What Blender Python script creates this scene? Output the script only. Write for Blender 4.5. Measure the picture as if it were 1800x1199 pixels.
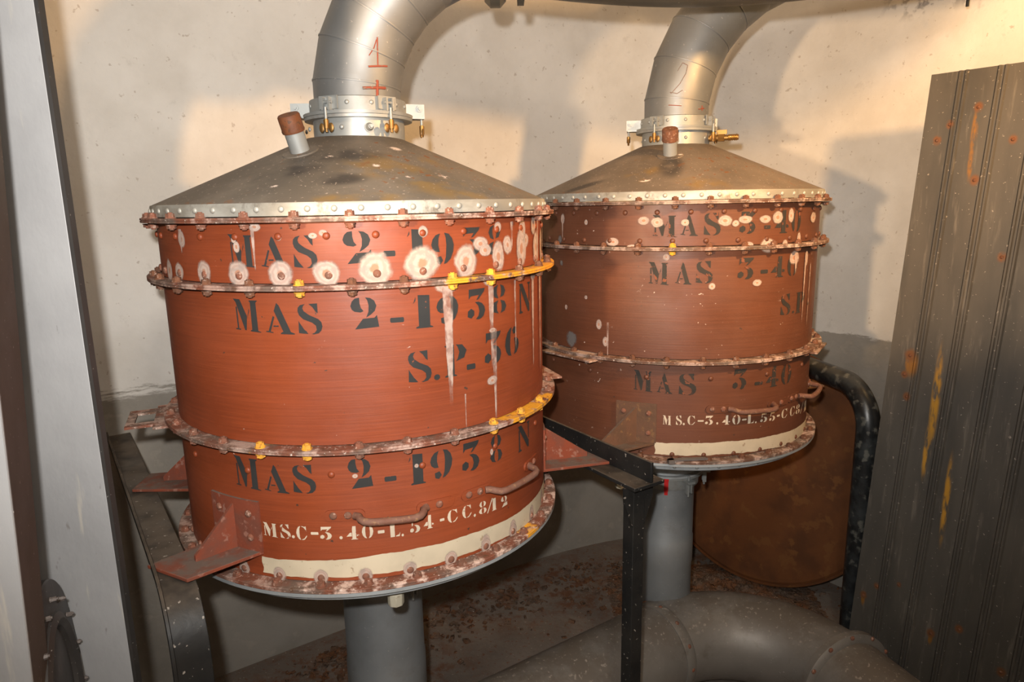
import bpy, bmesh, math, random
from math import sin, cos, tan, radians, degrees, pi, atan2, sqrt, hypot
from mathutils import Vector, Matrix
from mathutils.bvhtree import BVHTree
random.seed(7)
for o in list(bpy.data.objects): bpy.data.objects.remove(o)
S = bpy.context.scene
COL = S.collection
H = 1.8                                   # camera height above the floor; heights below are given from the camera level

# ------------------------------------------------------------------ camera
cd = bpy.data.cameras.new('camera'); cam = bpy.data.objects.new('camera', cd); COL.objects.link(cam)
PITCH, ROLL = 0.2003, -0.0188
fwd = Vector((0, cos(PITCH), -sin(PITCH))); up = Vector((0, sin(PITCH), cos(PITCH))); rt = Vector((1, 0, 0))
R_ = cos(ROLL)*rt + sin(ROLL)*up; U_ = -sin(ROLL)*rt + cos(ROLL)*up
m = Matrix((R_, U_, -fwd)).transposed().to_4x4(); m.translation = (0, 0, H)
cam.matrix_world = m
cd.sensor_width = 36; cd.lens = 1194.65*36/1800; cd.clip_start = .02
S.camera = cam

# ------------------------------------------------------------------ world, lights, exposure
w = bpy.data.worlds.new('world'); S.world = w; w.use_nodes = True
w.node_tree.nodes['Background'].inputs[0].default_value = (1, .86, .72, 1)
w.node_tree.nodes['Background'].inputs[1].default_value = .05
def light(name, kind, loc, energy, col, size=.05, target=None, angle=None, blend=1):
    l = bpy.data.lights.new(name, kind); l.energy = energy; l.color = col; l.shadow_soft_size = size
    o = bpy.data.objects.new(name, l); COL.objects.link(o); o.location = (loc[0], loc[1], loc[2]+H)
    if target is not None:
        d = Vector(target)-Vector(loc); o.rotation_euler = d.to_track_quat('-Z', 'Y').to_euler()
    if angle: l.spot_size = radians(angle); l.spot_blend = blend
    return o
light('camera_flash', 'SPOT', (-.05, -.02, .10), 165, (1, .97, .93), .018, (-.08, 2, .08), 116, 1)
light('tunnel_lamp', 'SPOT', (-1.1, -.5, 0), 260, (1, .66, .36), .06, (1.55, 2.87, .95), 46, .3)
light('side_lamp', 'SPOT', (1.28, .85, .62), 150, (1, .56, .22), .05, (.25, 3.25, .5), 100, .5)
light('fill_light', 'POINT', (.25, -.2, 1.2), 46, (1, .88, .74), .12)  # unseen soft fill, added to brighten the floor and lower parts
light('wall_lamp', 'POINT', (1.80, 1.95, .86), 9, (1, .62, .26), .05)
S.view_settings.view_transform = 'Standard'; S.view_settings.look = 'None'
S.view_settings.gamma = 1; S.view_settings.use_curve_mapping = False
S.view_settings.exposure = 0.2

# ------------------------------------------------------------------ node helper
class NT:
    def __init__(s, name):
        s.m = bpy.data.materials.new(name); s.m.use_nodes = True; s.t = s.m.node_tree; s.t.nodes.clear()
        s.out = s.n('ShaderNodeOutputMaterial'); s.b = s.n('ShaderNodeBsdfPrincipled')
        s.l(s.b.outputs[0], s.out.inputs[0]); s.tc = s.n('ShaderNodeTexCoord'); s.co = s.tc.outputs['Object']
    def n(s, t): return s.t.nodes.new(t)
    def l(s, a, b): s.t.links.new(a, b)
    def put(s, sock, v):
        if hasattr(v, 'node'): s.l(v, sock)
        elif isinstance(v, (tuple, list)) and len(v) == 3 and sock.type == 'RGBA': sock.default_value = (*v, 1)
        else: sock.default_value = v
    def map(s, scale, co=None, loc=(0, 0, 0)):
        n = s.n('ShaderNodeMapping'); s.l(co or s.co, n.inputs[0]); n.inputs['Scale'].default_value = scale; n.inputs['Location'].default_value = loc
        return n.outputs[0]
    def noise(s, scale, detail=4, co=None, rough=.55, dist=0, out=0):
        n = s.n('ShaderNodeTexNoise'); s.l(co or s.co, n.inputs[0]); n.inputs['Scale'].default_value = scale
        n.inputs['Detail'].default_value = detail; n.inputs['Roughness'].default_value = rough; n.inputs['Distortion'].default_value = dist
        return n.outputs[out]
    def ramp(s, v, lo, hi, a=0., b=1.):
        n = s.n('ShaderNodeMapRange'); n.interpolation_type = 'SMOOTHSTEP'; s.put(n.inputs[0], v)
        for i, x in enumerate((lo, hi, a, b)): s.put(n.inputs[i+1], x)
        return n.outputs[0]
    def mul(s, a, b, op='MULTIPLY'):
        n = s.n('ShaderNodeMath'); n.operation = op; s.put(n.inputs[0], a); s.put(n.inputs[1], b); return n.outputs[0]
    def mix(s, f, a, b):
        n = s.n('ShaderNodeMix'); n.data_type = 'RGBA'; s.put(n.inputs[0], f); s.put(n.inputs[6], a); s.put(n.inputs[7], b); return n.outputs[2]
    def xyz(s, co=None):
        n = s.n('ShaderNodeSeparateXYZ'); s.l(co or s.co, n.inputs[0]); return n.outputs
    def attr(s, name='stain'):
        n = s.n('ShaderNodeAttribute'); n.attribute_name = name; q = s.n('ShaderNodeSeparateColor'); s.l(n.outputs['Color'], q.inputs[0]); return q.outputs
    def spots(s, pts, co=None):
        """mask of soft ellipses: pts = [(centre, radii)] in object space"""
        acc = None
        for c, r in pts:
            mp = s.n('ShaderNodeMapping'); mp.vector_type = 'TEXTURE'; s.l(co or s.co, mp.inputs[0])
            mp.inputs['Location'].default_value = c; mp.inputs['Scale'].default_value = r
            ln = s.n('ShaderNodeVectorMath'); ln.operation = 'LENGTH'; s.l(mp.outputs[0], ln.inputs[0])
            v = s.ramp(ln.outputs['Value'], .35, 1.0, 1, 0)
            acc = v if acc is None else s.mul(acc, v, 'MAXIMUM')
        return acc
    def end(s, col, rough=.5, metal=0., bump=None, bd=.002, bs=.5, spec=.5):
        s.put(s.b.inputs['Base Color'], col); s.put(s.b.inputs['Roughness'], rough); s.put(s.b.inputs['Metallic'], metal)
        s.b.inputs['Specular IOR Level'].default_value = spec
        if bump is not None:
            n = s.n('ShaderNodeBump'); n.inputs['Strength'].default_value = bs; n.inputs['Distance'].default_value = bd
            s.l(bump, n.inputs['Height']); s.l(n.outputs[0], s.b.inputs['Normal'])
        return s.m
    def alpha(s, a): s.put(s.b.inputs['Alpha'], a)

M = {}
def red_paint(name, c1, c2, specks, scratch, dusty):
    N = NT(name)
    c = N.mix(N.ramp(N.noise(3.0, 5), .35, .68), c1, c2)
    br = N.noise(5, 4, N.map((1.2, 1.2, 50)))                       # brush marks run around the drum
    c = N.mix(N.ramp(br, .45, .75, 0, .30), c, tuple(x*1.35 for x in c1))
    c = N.mix(N.ramp(br, .5, .25, 0, .25), c, tuple(x*.65 for x in c2))
    c = N.mix(N.ramp(N.noise(1.7, 6, N.map((1, 1, .5))), .52, .75, 0, dusty), c, (.16, .105, .075))
    sp = N.ramp(N.noise(75, 2), specks, specks+.05)
    sp = N.mul(sp, N.ramp(N.noise(4, 3), .42, .6))
    c = N.mix(sp, c, (.55, .43, .36))
    sc = N.ramp(N.noise(30, 3, N.map((1, 1, .22), loc=(3, 1, 2)), dist=.6), scratch, scratch+.03)
    c = N.mix(N.mul(sc, N.ramp(N.noise(3.5, 2), .5, .6)), c, (.50, .38, .30))
    dk = N.ramp(N.noise(60, 2, N.map((1, 1, 1), loc=(9, 2, 4))), .73, .77)
    c = N.mix(dk, c, (.06, .03, .02))
    return N.end(c, N.ramp(N.noise(8), .3, .7, .42, .62), 0, N.mul(br, N.noise(40), 'ADD'), .0007, .35, .4)
M['red'] = red_paint('red_lead_paint', (.222, .046, .0145), (.176, .035, .0115), .735, .80, .10)
M['red_old'] = red_paint('worn_red_lead_paint', (.116, .040, .0195), (.092, .032, .016), .70, .73, .40)

def flange_mat(name, red, dust, salt_base):
    N = NT(name); a = N.attr()
    c = N.mix(N.ramp(N.noise(14, 5), .40, .62), red, dust)
    c = N.mix(N.ramp(N.noise(55, 4), .56, .68, 0, .8), c, (.10, .045, .022))
    s1 = N.mul(N.ramp(N.noise(24, 6, rough=.7), .46, .62), N.mul(a[0], salt_base, 'ADD'))
    c = N.mix(s1, c, (.56, .40, .33))
    wsp = N.ramp(N.noise(160, 2), .66, .70, 0, .8)
    c = N.mix(wsp, c, (.62, .52, .45))
    yl = N.ramp(N.mul(a[1], N.noise(22, 6, rough=.7), 'MULTIPLY'), .36, .46)
    c = N.mix(yl, c, N.mix(N.noise(45, 3), (.72, .33, .02), (.55, .24, .02)))
    bm = N.noise(70, 5)
    return N.end(c, .75, 0, bm, .003, .6, .3)
M['flange'] = flange_mat('flange_paint_with_salt', (.17, .055, .030), (.13, .085, .065), .18)
M['flange_old'] = flange_mat('dusty_flange_paint', (.125, .060, .038), (.135, .098, .075), .22)

def rust(name, a, b, c3, sc=30, rough=.85, dust=0):
    N = NT(name)
    oi = N.n('ShaderNodeObjectInfo')
    ad = N.n('ShaderNodeVectorMath'); ad.operation = 'ADD'; N.l(N.co, ad.inputs[0])
    cmb = N.n('ShaderNodeCombineXYZ'); N.l(N.mul(oi.outputs['Random'], 9.), cmb.inputs[0]); N.l(cmb.outputs[0], ad.inputs[1])
    co = ad.outputs[0]
    c = N.mix(N.ramp(N.noise(sc, 5, co), .38, .66), a, b)
    c = N.mix(N.ramp(N.noise(sc*2.3, 4, co), .57, .66), c, c3)
    if dust:
        g = N.n('ShaderNodeNewGeometry'); up_ = N.ramp(N.xyz(g.outputs['Normal'])[2], .6, .95)
        c = N.mix(N.mul(up_, N.ramp(N.noise(25, 5), .35, .6, .25, dust)), c, (.12, .095, .078))
    return N.end(c, rough, 0, N.noise(sc*3, 4, co), .002, .6, .25)
M['bolt'] = rust('rusty_bolt', (.20, .075, .045), (.15, .075, .05), (.34, .21, .16), 60)
M['bolt_dark'] = rust('dark_rusty_bolt', (.11, .05, .03), (.15, .06, .03), (.25, .16, .12), 60)
M['bolt_yellow'] = rust('yellow_bolt', (.68, .32, .03), (.50, .24, .04), (.2, .08, .04), 70)
M['cap'] = rust('rusty_cap', (.14, .048, .018), (.11, .038, .017), (.075, .035, .018), 40, .6)
M['disc'] = rust('rust_sheet', (.125, .045, .014), (.085, .032, .012), (.14, .056, .017), 7, .8)
M['bracket'] = rust('red_rust_bracket', (.19, .045, .022), (.145, .048, .030), (.24, .11, .08), 22, .85, .9)
M['bracket_old'] = rust('brown_rust_bracket', (.12, .060, .036), (.10, .055, .034), (.16, .085, .04), 22, .85, .8)
M['handle'] = rust('brown_handle', (.17, .085, .06), (.15, .065, .042), (.24, .13, .07), 40, .7)

def galv(name, c1, c2, metal, rough, dirt, dcol, bump=.0006, dust=None):
    N = NT(name)
    c = N.mix(N.ramp(N.noise(4, 6), .35, .68), c1, c2)
    c = N.mix(N.ramp(N.noise(9, 6, rough=.7), .52, .72, 0, dirt), c, dcol)
    c = N.mix(N.ramp(N.noise(120, 2), .70, .74, 0, .7), c, (.42, .40, .37))
    if dust:
        g = N.n('ShaderNodeNewGeometry'); up_ = N.ramp(N.xyz(g.outputs['Normal'])[2], .35, .95)
        dm = N.mul(up_, N.ramp(N.noise(8, 6, rough=.7), .32, .58, .3, 1)); c = N.mix(dm, c, dust)
        c = N.mix(N.mul(up_, N.ramp(N.noise(70, 4), .60, .68)), c, (.30, .26, .22))
        metal = N.ramp(dm, 0, 1, metal, .02)
    return N.end(c, N.ramp(N.noise(7, 4), .3, .7, rough, rough+.14), metal, N.noise(6, 3), bump, .6)
M['pipe'] = galv('grey_painted_pipe', (.22, .225, .225), (.165, .17, .17), .62, .46, .35, (.17, .15, .13))
M['pipe_low'] = galv('dusty_grey_pipe', (.27, .285, .295), (.20, .21, .215), .5, .42, .4, (.18, .165, .15))
M['duct'] = galv('dusty_floor_duct', (.25, .235, .215), (.20, .185, .17), .45, .46, .7, (.135, .11, .088), .0012, (.125, .103, .083))
M['header'] = galv('dark_grey_duct', (.10, .098, .085), (.07, .07, .062), .5, .45, .6, (.12, .085, .02))
M['zinc'] = galv('zinc_collar', (.31, .32, .31), (.23, .24, .235), .45, .42, .6, (.17, .13, .10))
M['pan'] = galv('pale_zinc_pan', (.38, .40, .41), (.30, .32, .33), .4, .5, .4, (.2, .17, .14))
M['brass'] = galv('brass', (.30, .165, .045), (.17, .095, .035), .75, .38, .5, (.12, .06, .03))
M['tube'] = galv('pale_zinc_tube', (.30, .31, .30), (.24, .25, .245), .35, .42, .3, (.3, .27, .24))
M['sheet'] = None
N = NT('grey_steel_sheet'); c = N.mix(N.ramp(N.noise(3, 6), .35, .68), (.36, .36, .365), (.29, .29, .295)); c = N.mix(N.ramp(N.noise(26, 4, N.map((1, 1, .13)), rough=.6), .60, .70, 0, .6), c, (.48, .44, .38)); c = N.mix(N.ramp(N.noise(40, 3, N.map((1, 1, .4), loc=(3, 1, 5))), .66, .72, 0, .6), c, (.16, .14, .13)); M['sheet'] = N.end(c, .55, .1, N.mul(N.noise(30, 4, N.map((1, 1, .5))), N.noise(6, 4), 'ADD'), .0018, .6, .35)
M['ring'] = galv('black_flange', (.05, .045, .042), (.035, .032, .03), .2, .45, .4, (.09, .07, .06))
M['channel'] = galv('brown_grey_steel', (.12, .10, .09), (.09, .075, .068), .1, .55, .4, (.06, .045, .038))

N = NT('lid_rim'); c = N.mix(N.ramp(N.noise(7, 6, N.map((1, 1, 2.5))), .38, .62), (.40, .385, .34), (.26, .24, .20))
c = N.mix(N.ramp(N.noise(18, 6, N.map((1, 1, .7)), rough=.7), .54, .70, 0, .85), c, (.13, .105, .08))
c = N.mix(N.ramp(N.noise(2.6, 3), .60, .72, 0, .7), c, (.34, .23, .08))
M['rim'] = N.end(c, .5, .3, N.noise(30), .001, .4)

def cone_mat(name, base, patches, ochre, dark):
    N = NT(name)
    c = N.mix(N.ramp(N.noise(5, 7, rough=.65), .38, .66), base, tuple(x*1.5 for x in base))
    c = N.mix(N.mul(N.spots(ochre), N.ramp(N.noise(13, 4), .40, .62, 0, .65)), c, (.23, .135, .035))
    c = N.mix(N.mul(N.spots(dark), N.ramp(N.noise(9, 4), .36, .58, 0, .8)), c, (.032, .028, .026))
    c = N.mix(N.mul(N.spots(patches), N.ramp(N.noise(60, 4), .42, .5)), c, (.72, .58, .50))
    c = N.mix(N.ramp(N.noise(130, 2), .665, .70, 0, .8), c, (.40, .32, .26))
    c = N.mix(N.mul(N.ramp(N.noise(40, 4), .62, .66), N.ramp(N.noise(4, 2), .45, .6)), c, (.19, .075, .025))
    return N.end(c, .62, .15, N.noise(45, 5), .0018, .5, .35)
def cp(th, r): return (r*sin(radians(th)), -r*cos(radians(th)), .155+.008-.155*(r-.118)/.358)
M['cone'] = cone_mat('sooty_lid', (.115, .096, .076),
    [(cp(8, .30), (.011, .011, .03)), (cp(27, .20), (.018, .014, .03)), (cp(31, .36), (.016, .013, .03)), (cp(-13, .25), (.011, .009, .03)), (cp(-24, .40), (.01, .008, .03)), (cp(17, .36), (.009, .007, .03))],
    [(cp(12, .30), (.13, .10, .2)), (cp(28, .42), (.16, .09, .2)), (cp(34, .27), (.08, .06, .2)), (cp(2, .46), (.2, .03, .2))],
    [(cp(-26, .33), (.10, .045, .2)), (cp(-10, .24), (.14, .05, .2)), (cp(-5, .37), (.07, .04, .2))])
M['cone_old'] = cone_mat('dusty_brown_lid', (.13, .10, .074),
    [(cp(-12, .40), (.02, .012, .03)), (cp(4, .22), (.012, .006, .02))],
    [(cp(-17, .32), (.07, .12, .2)), (cp(10, .43), (.10, .06, .2))],
    [(cp(-2, .30), (.05, .12, .2)), (cp(-40, .43), (.10, .03, .2))])

def paint(name, col, worn, thr, rough=.75):
    N = NT(name); c = N.mix(N.ramp(N.noise(9, 4), .3, .7), col, tuple(x*.8 for x in col))
    c = N.mix(N.ramp(N.noise(55, 4, rough=.65), thr, thr+.05), c, worn)
    return N.end(c, rough, 0, None, spec=.2)
M['black_letter'] = paint('black_stencil_paint', (.030, .029, .028), (.20, .06, .03), .665)
M['black_letter_old'] = paint('worn_black_stencil_paint', (.034, .030, .026), (.17, .06, .033), .585)
M['white_letter'] = paint('cream_stencil_paint', (.56, .46, .35), (.22, .065, .033), .63)
M['band'] = paint('cream_band_paint', (.52, .44, .32), (.32, .24, .16), .63)
M['chalk'] = paint('red_chalk', (.24, .060, .035), (.15, .12, .10), .55)
M['chalk_faint'] = paint('faint_brown_chalk', (.19, .13, .11), (.16, .14, .13), .5)
M['red_tape'] = paint('red_mark_paint', (.55, .02, .02), (.3, .02, .02), .7)
M['cream_plug'] = paint('cream_plug', (.42, .38, .29), (.3, .25, .18), .6)

N = NT('black_paint'); c = N.mix(N.ramp(N.noise(6, 5), .35, .7), (.010, .010, .010), (.022, .020, .018))
g = N.n('ShaderNodeNewGeometry'); up_ = N.ramp(N.xyz(g.outputs['Normal'])[2], .5, .95)
c = N.mix(N.mul(up_, N.ramp(N.noise(12, 5), .3, .6, .2, .85)), c, (.10, .078, .058))       # settled dust
c = N.mix(N.ramp(N.noise(85, 3), .665, .70), c, (.26, .23, .2))
M['black'] = N.end(c, N.ramp(N.noise(10), .3, .7, .42, .6), 0, N.noise(40, 4), .0015, .5, .25)
N = NT('black_pipe_paint'); c = N.mix(N.ramp(N.noise(14, 6), .42, .62), (.011, .012, .013), (.030, .034, .036))
c = N.mix(N.ramp(N.noise(30, 5), .54, .66, 0, .75), c, (.12, .12, .105)); M['black_pipe'] = N.end(c, .34, 0, N.noise(30, 4), .0015, .5)

# salt decals (UV: centred, radius 1)
def salt(name, drip):
    N = NT(name); uv = N.n('ShaderNodeUVMap'); x = N.xyz(uv.outputs[0])
    nz = N.mul(N.mul(N.noise(28, 5, rough=.65), .5, 'SUBTRACT'), 1.0)
    if drip:
        wd = N.ramp(x[1], 0, 1, 1.0, .32)
        r = N.mul(N.mul(x[0], 0, 'ADD'), wd, 'DIVIDE'); r = N.mul(r, r); r = N.mul(r, 1.6)
        r = N.mul(r, nz, 'ADD'); a = N.ramp(r, .42, .72, .82, 0)
        a = N.mul(a, N.ramp(N.noise(35, 3, N.map((1, 1, .5))), .36, .52, .25, 1))
        a = N.mul(a, N.ramp(x[1], .85, 1., 1, 0))
        c = N.mix(N.ramp(N.noise(60, 3), .4, .65), (.46, .34, .285), (.33, .20, .16))
    else:
        ln = N.n('ShaderNodeVectorMath'); ln.operation = 'LENGTH'; N.l(uv.outputs[0], ln.inputs[0]); r0 = ln.outputs['Value']
        r = N.mul(r0, N.mul(nz, .55), 'ADD'); a = N.ramp(r, .60, .90, .92, 0)
        rg = N.mul(N.mul(r, 15.), 0, 'ADD'); sn = N.mul(rg, 0, 'SINE')
        c = N.mix(N.ramp(sn, -.2, .9, 0, .55), (.46, .345, .285), (.33, .215, .175))
        c = N.mix(N.ramp(N.noise(70, 4), .48, .62, 0, .7), c, (.30, .24, .21))
        c = N.mix(N.ramp(r, .18, .30, 1, 0), c, (.38, .19, .12))
    N.alpha(a); return N.end(c, .85, 0, N.noise(90, 4), .001, .6, .2)
M['bloom'] = salt('salt_bloom', False); M['drip'] = salt('salt_drip', True)
N = NT('grey_patch'); uv = N.n('ShaderNodeUVMap'); ln = N.n('ShaderNodeVectorMath'); ln.operation = 'LENGTH'; N.l(uv.outputs[0], ln.inputs[0])
r = N.mul(ln.outputs['Value'], N.mul(N.noise(45, 5, rough=.7), .5, 'SUBTRACT'), 'ADD'); N.alpha(N.ramp(r, .45, .8, .7, 0)); M['grey_patch'] = N.end((.16, .15, .145), .7)

# wall: whitewash above, grey dado below
N = NT('whitewashed_wall'); p = N.xyz()
nb = N.noise(2.2, 6, rough=.6)
white = N.mix(N.ramp(nb, .35, .7), (.67, .645, .605), (.56, .53, .485))
white = N.mix(N.ramp(N.noise(45, 3), .66, .72, 0, .55), white, (.33, .27, .22))
white = N.mix(N.ramp(N.noise(14, 6, N.map((1, 1, 1), loc=(5, 2, 1)), rough=.7), .60, .72, 0, .35), white, (.42, .39, .36))
white = N.mix(N.mul(N.spots([((1.60, 2.75, 2.56), (.18, .3, .12)), ((1.70, 2.6, 2.50), (.06, .2, .05))]), N.ramp(N.noise(20, 5), .5, .62)), white, (.25, .23, .22))
dado = N.mix(N.ramp(N.noise(4, 6), .35, .68), (.30, .275, .24), (.225, .205, .175))
dado = N.mix(N.ramp(N.noise(16, 5), .58, .7, 0, .5), dado, (.36, .32, .27))
edge = N.mul(p[2], N.mul(N.mul(N.noise(6, 5, N.map((1, 1, 5)), rough=.7), .5, 'SUBTRACT'), .09), 'ADD')
left = N.ramp(p[0], -.6, -.9)                                     # brushy edge on the left stretch
br = N.mul(N.ramp(edge, 1.165, 1.185), N.mul(left, N.ramp(N.noise(9, 5, N.map((1, 1, 9)), rough=.7), .42, .55)))
f = N.mul(N.ramp(edge, 1.196, 1.206), br, 'MAXIMUM')
M['wall'] = N.end(N.mix(f, dado, white), .85, 0, N.mul(N.noise(5, 4), N.mul(N.noise(60, 5), .3), 'ADD'), .012, .35, .2)

N = NT('dirty_floor'); c = N.mix(N.ramp(N.noise(3, 6), .35, .68), (.185, .155, .132), (.140, .116, .098))
wl = N.spots([((-.05, 2.95, 0), (.95, .45, 1)), ((.9, 2.95, 0), (.7, .6, 1)), ((-.6, 2.3, 0), (.6, .5, 1))])
c = N.mix(N.mul(wl, N.ramp(N.noise(11, 6, rough=.7), .45, .62, 0, .85)), c, (.135, .055, .025))
c = N.mix(N.ramp(N.noise(60, 4), .60, .66, 0, .7), c, (.15, .055, .025))
c = N.mix(N.ramp(N.noise(100, 2, N.map((1, 1, 1), loc=(4, 4, 4))), .68, .72), c, (.34, .29, .25))
M['floor'] = N.end(c, .8, 0, N.noise(35, 6), .006, .6, .25)
N = NT('plaster_ceiling'); M['ceiling'] = N.end(N.mix(N.noise(3), (.6, .56, .5), (.5, .46, .4)), .9)
N = NT('rust_crumbs'); c = N.mix(N.ramp(N.noise(14, 5), .4, .62), (.125, .088, .066), (.15, .07, .035)); c = N.mix(N.ramp(N.noise(75, 4), .55, .66), c, (.05, .032, .022)); c = N.mix(N.ramp(N.noise(110, 2), .68, .72), c, (.36, .29, .24)); M['debris'] = N.end(c, .9, 0, N.noise(60, 5), .010, 1, .2)

# ------------------------------------------------------------------ mesh helpers
class MB:
    def __init__(s): s.v = []; s.f = []; s.at = None; s.uv = None
    def add(s, vs, fs, mat=None):
        b = len(s.v)
        s.v += [tuple(mat @ Vector(v)) if mat is not None else tuple(v) for v in vs]
        s.f += [tuple(b+i for i in f) for f in fs]; return s
    def box(s, c, d, mat=None):
        x, y, z = (q/2 for q in d); vs = [(c[0]+i*x, c[1]+j*y, c[2]+k*z) for i in (-1, 1) for j in (-1, 1) for k in (-1, 1)]
        return s.add(vs, [(0, 1, 3, 2), (4, 6, 7, 5), (0, 4, 5, 1), (2, 3, 7, 6), (0, 2, 6, 4), (1, 5, 7, 3)], mat)
    def prism(s, poly, z0, z1, mat=None):
        n = len(poly); vs = [(x, y, z0) for x, y in poly]+[(x, y, z1) for x, y in poly]
        return s.add(vs, [tuple(range(n-1, -1, -1)), tuple(range(n, 2*n))]+[(i, (i+1) % n, n+(i+1) % n, n+i) for i in range(n)], mat)
    def lathe(s, prof, segs=96, closed=True, a0=None, a1=None, mat=None):
        """profile (r,z); closed joins last to first; r=0 points allowed"""
        full = a0 is None; k = len(prof); vs = []; fs = []
        n = segs if full else segs+1
        for i in range(n):
            t = 2*pi*i/segs if full else radians(a0+(a1-a0)*i/segs)
            for r, z in prof: vs.append((r*sin(t), -r*cos(t), z))
        for i in range(segs):
            j = (i+1) % n
            for q in range(k if closed else k-1):
                a, b = q, (q+1) % k
                fs.append((i*k+a, j*k+a, j*k+b, i*k+b))
        if not full and closed: fs += [tuple(range(k-1, -1, -1)), tuple((n-1)*k+q for q in range(k))]
        return s.add(vs, fs, mat)
    def cyl(s, r, z0, z1, n=24, mat=None, r1=None):
        r1 = r if r1 is None else r1
        vs = [(r*cos(2*pi*i/n), r*sin(2*pi*i/n), z0) for i in range(n)]+[(r1*cos(2*pi*i/n), r1*sin(2*pi*i/n), z1) for i in range(n)]
        return s.add(vs, [tuple(range(n-1, -1, -1)), tuple(range(n, 2*n))]+[(i, (i+1) % n, n+(i+1) % n, n+i) for i in range(n)], mat)
    def tube(s, path, r, n=16, caps=True, mitre=True, mat=None, shape=None):
        P = [Vector(p) for p in path]; T = []
        for i in range(len(P)):
            a = (P[i]-P[i-1]).normalized() if i else (P[1]-P[0]).normalized()
            b = (P[i+1]-P[i]).normalized() if i < len(P)-1 else a
            T.append((a+b).normalized())
        ref = Vector((0, 0, 1)) if abs(T[0].z) < .9 else Vector((0, 1, 0))
        u = T[0].cross(ref).normalized(); vs = []; fs = []
        rr = r if isinstance(r, (list, tuple)) else [r]*len(P)
        for i, p in enumerate(P):
            if i:
                d = (P[i]-P[i-1]).normalized(); u = (u-d*u.dot(d)).normalized(); w_ = d.cross(u).normalized(); t = T[i]
            else: w_ = T[0].cross(u).normalized(); d = T[0]; t = T[0]
            sec = shape or [(rr[i]*cos(2*pi*k/n), rr[i]*sin(2*pi*k/n)) for k in range(n)]
            for a, b in sec:
                e = u*a+w_*b
                e = e-d*(e.dot(t)/d.dot(t)) if mitre else e           # slide along the run onto the joint plane
                vs.append(p+e)
        n = len(sec)
        for i in range(len(P)-1):
            for k in range(n): fs.append((i*n+k, i*n+(k+1) % n, (i+1)*n+(k+1) % n, (i+1)*n+k))
        if caps: fs += [tuple(range(n-1, -1, -1)), tuple((len(P)-1)*n+k for k in range(n))]
        return s.add([tuple(v) for v in vs], fs, mat)
    def ball(s, c, r, n=10, m_=6, mat=None, flat=(1, 1, 1)):
        vs = [(0, 0, 1)]; fs = []
        for j in range(1, m_):
            for i in range(n): a = pi*j/m_; b = 2*pi*i/n; vs.append((sin(a)*cos(b), sin(a)*sin(b), cos(a)))
        vs.append((0, 0, -1)); L = len(vs)-1
        for i in range(n):
            fs.append((0, 1+i, 1+(i+1) % n)); fs.append((L, L-n+(i+1) % n, L-n+i))
            for j in range(m_-2): a = 1+j*n; fs.append((a+i, a+n+i, a+n+(i+1) % n, a+(i+1) % n))
        return s.add([(c[0]+x*r*flat[0], c[1]+y*r*flat[1], c[2]+z*r*flat[2]) for x, y, z in vs], fs, mat)
    def mesh(s, name, mat, smooth=35, stain=None, uv=None, recalc=True):
        me = bpy.data.meshes.new(name); me.from_pydata(s.v, [], s.f)
        if recalc:
            bm = bmesh.new(); bm.from_mesh(me); bmesh.ops.recalc_face_normals(bm, faces=bm.faces); bm.to_mesh(me); bm.free()
        me.update()
        if smooth: me.shade_smooth(); me.set_sharp_from_angle(angle=radians(smooth))
        if stain:
            at = me.color_attributes.new('stain', 'FLOAT_COLOR', 'POINT')
            for i, v in enumerate(me.vertices): at.data[i].color = (*stain(v.co), 1)
        if uv:
            ul = me.uv_layers.new(name='UVMap')
            for lp in me.loops: ul.data[lp.index].uv = uv[lp.vertex_index]
        me.materials.append(mat); return me

def link(name, me, parent=None, loc=None, rot=None):
    o = bpy.data.objects.new(name, me); COL.objects.link(o)
    if parent: o.parent = parent
    if loc is not None: o.location = loc
    if rot is not None: o.rotation_euler = rot
    return o
def obj(name, mb, mat, parent=None, smooth=35, bevel=0, label=None, **k):
    o = link(name, mb.mesh(name, mat, smooth, **k), parent)
    if bevel:
        b = o.modifiers.new('bevel', 'BEVEL'); b.width = bevel; b.segments = 2; b.limit_method = 'ANGLE'; b.angle_limit = radians(40)
    if label: o['label'] = label
    return o
def tag(o, label, cat, group=None):
    o['label'] = label; o['category'] = cat
    if group: o['group'] = group
    return o
def thing(name, label, cat, loc, rz=0, group=None):
    o = link(name, None, None, (loc[0], loc[1], loc[2]+H), (0, 0, rz)); return tag(o, label, cat, group)
def struct(name, mb, mat, smooth=35, **k):
    o = obj(name, mb, mat, None, smooth, **k); o['kind'] = 'structure'; return o
def at(th, r, z=0): t = radians(th); return Vector((r*sin(t), -r*cos(t), z))
def frame(th, r, z, tilt=0):
    """matrix whose +z points outward (radially) at th, +y up"""
    t = radians(th); o = Vector((sin(t), -cos(t), 0)); upv = Vector((0, 0, 1)); x = upv.cross(o)
    mt = Matrix((x, upv, o)).transposed().to_4x4(); mt.translation = o*r+Vector((0, 0, z)); return mt

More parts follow.
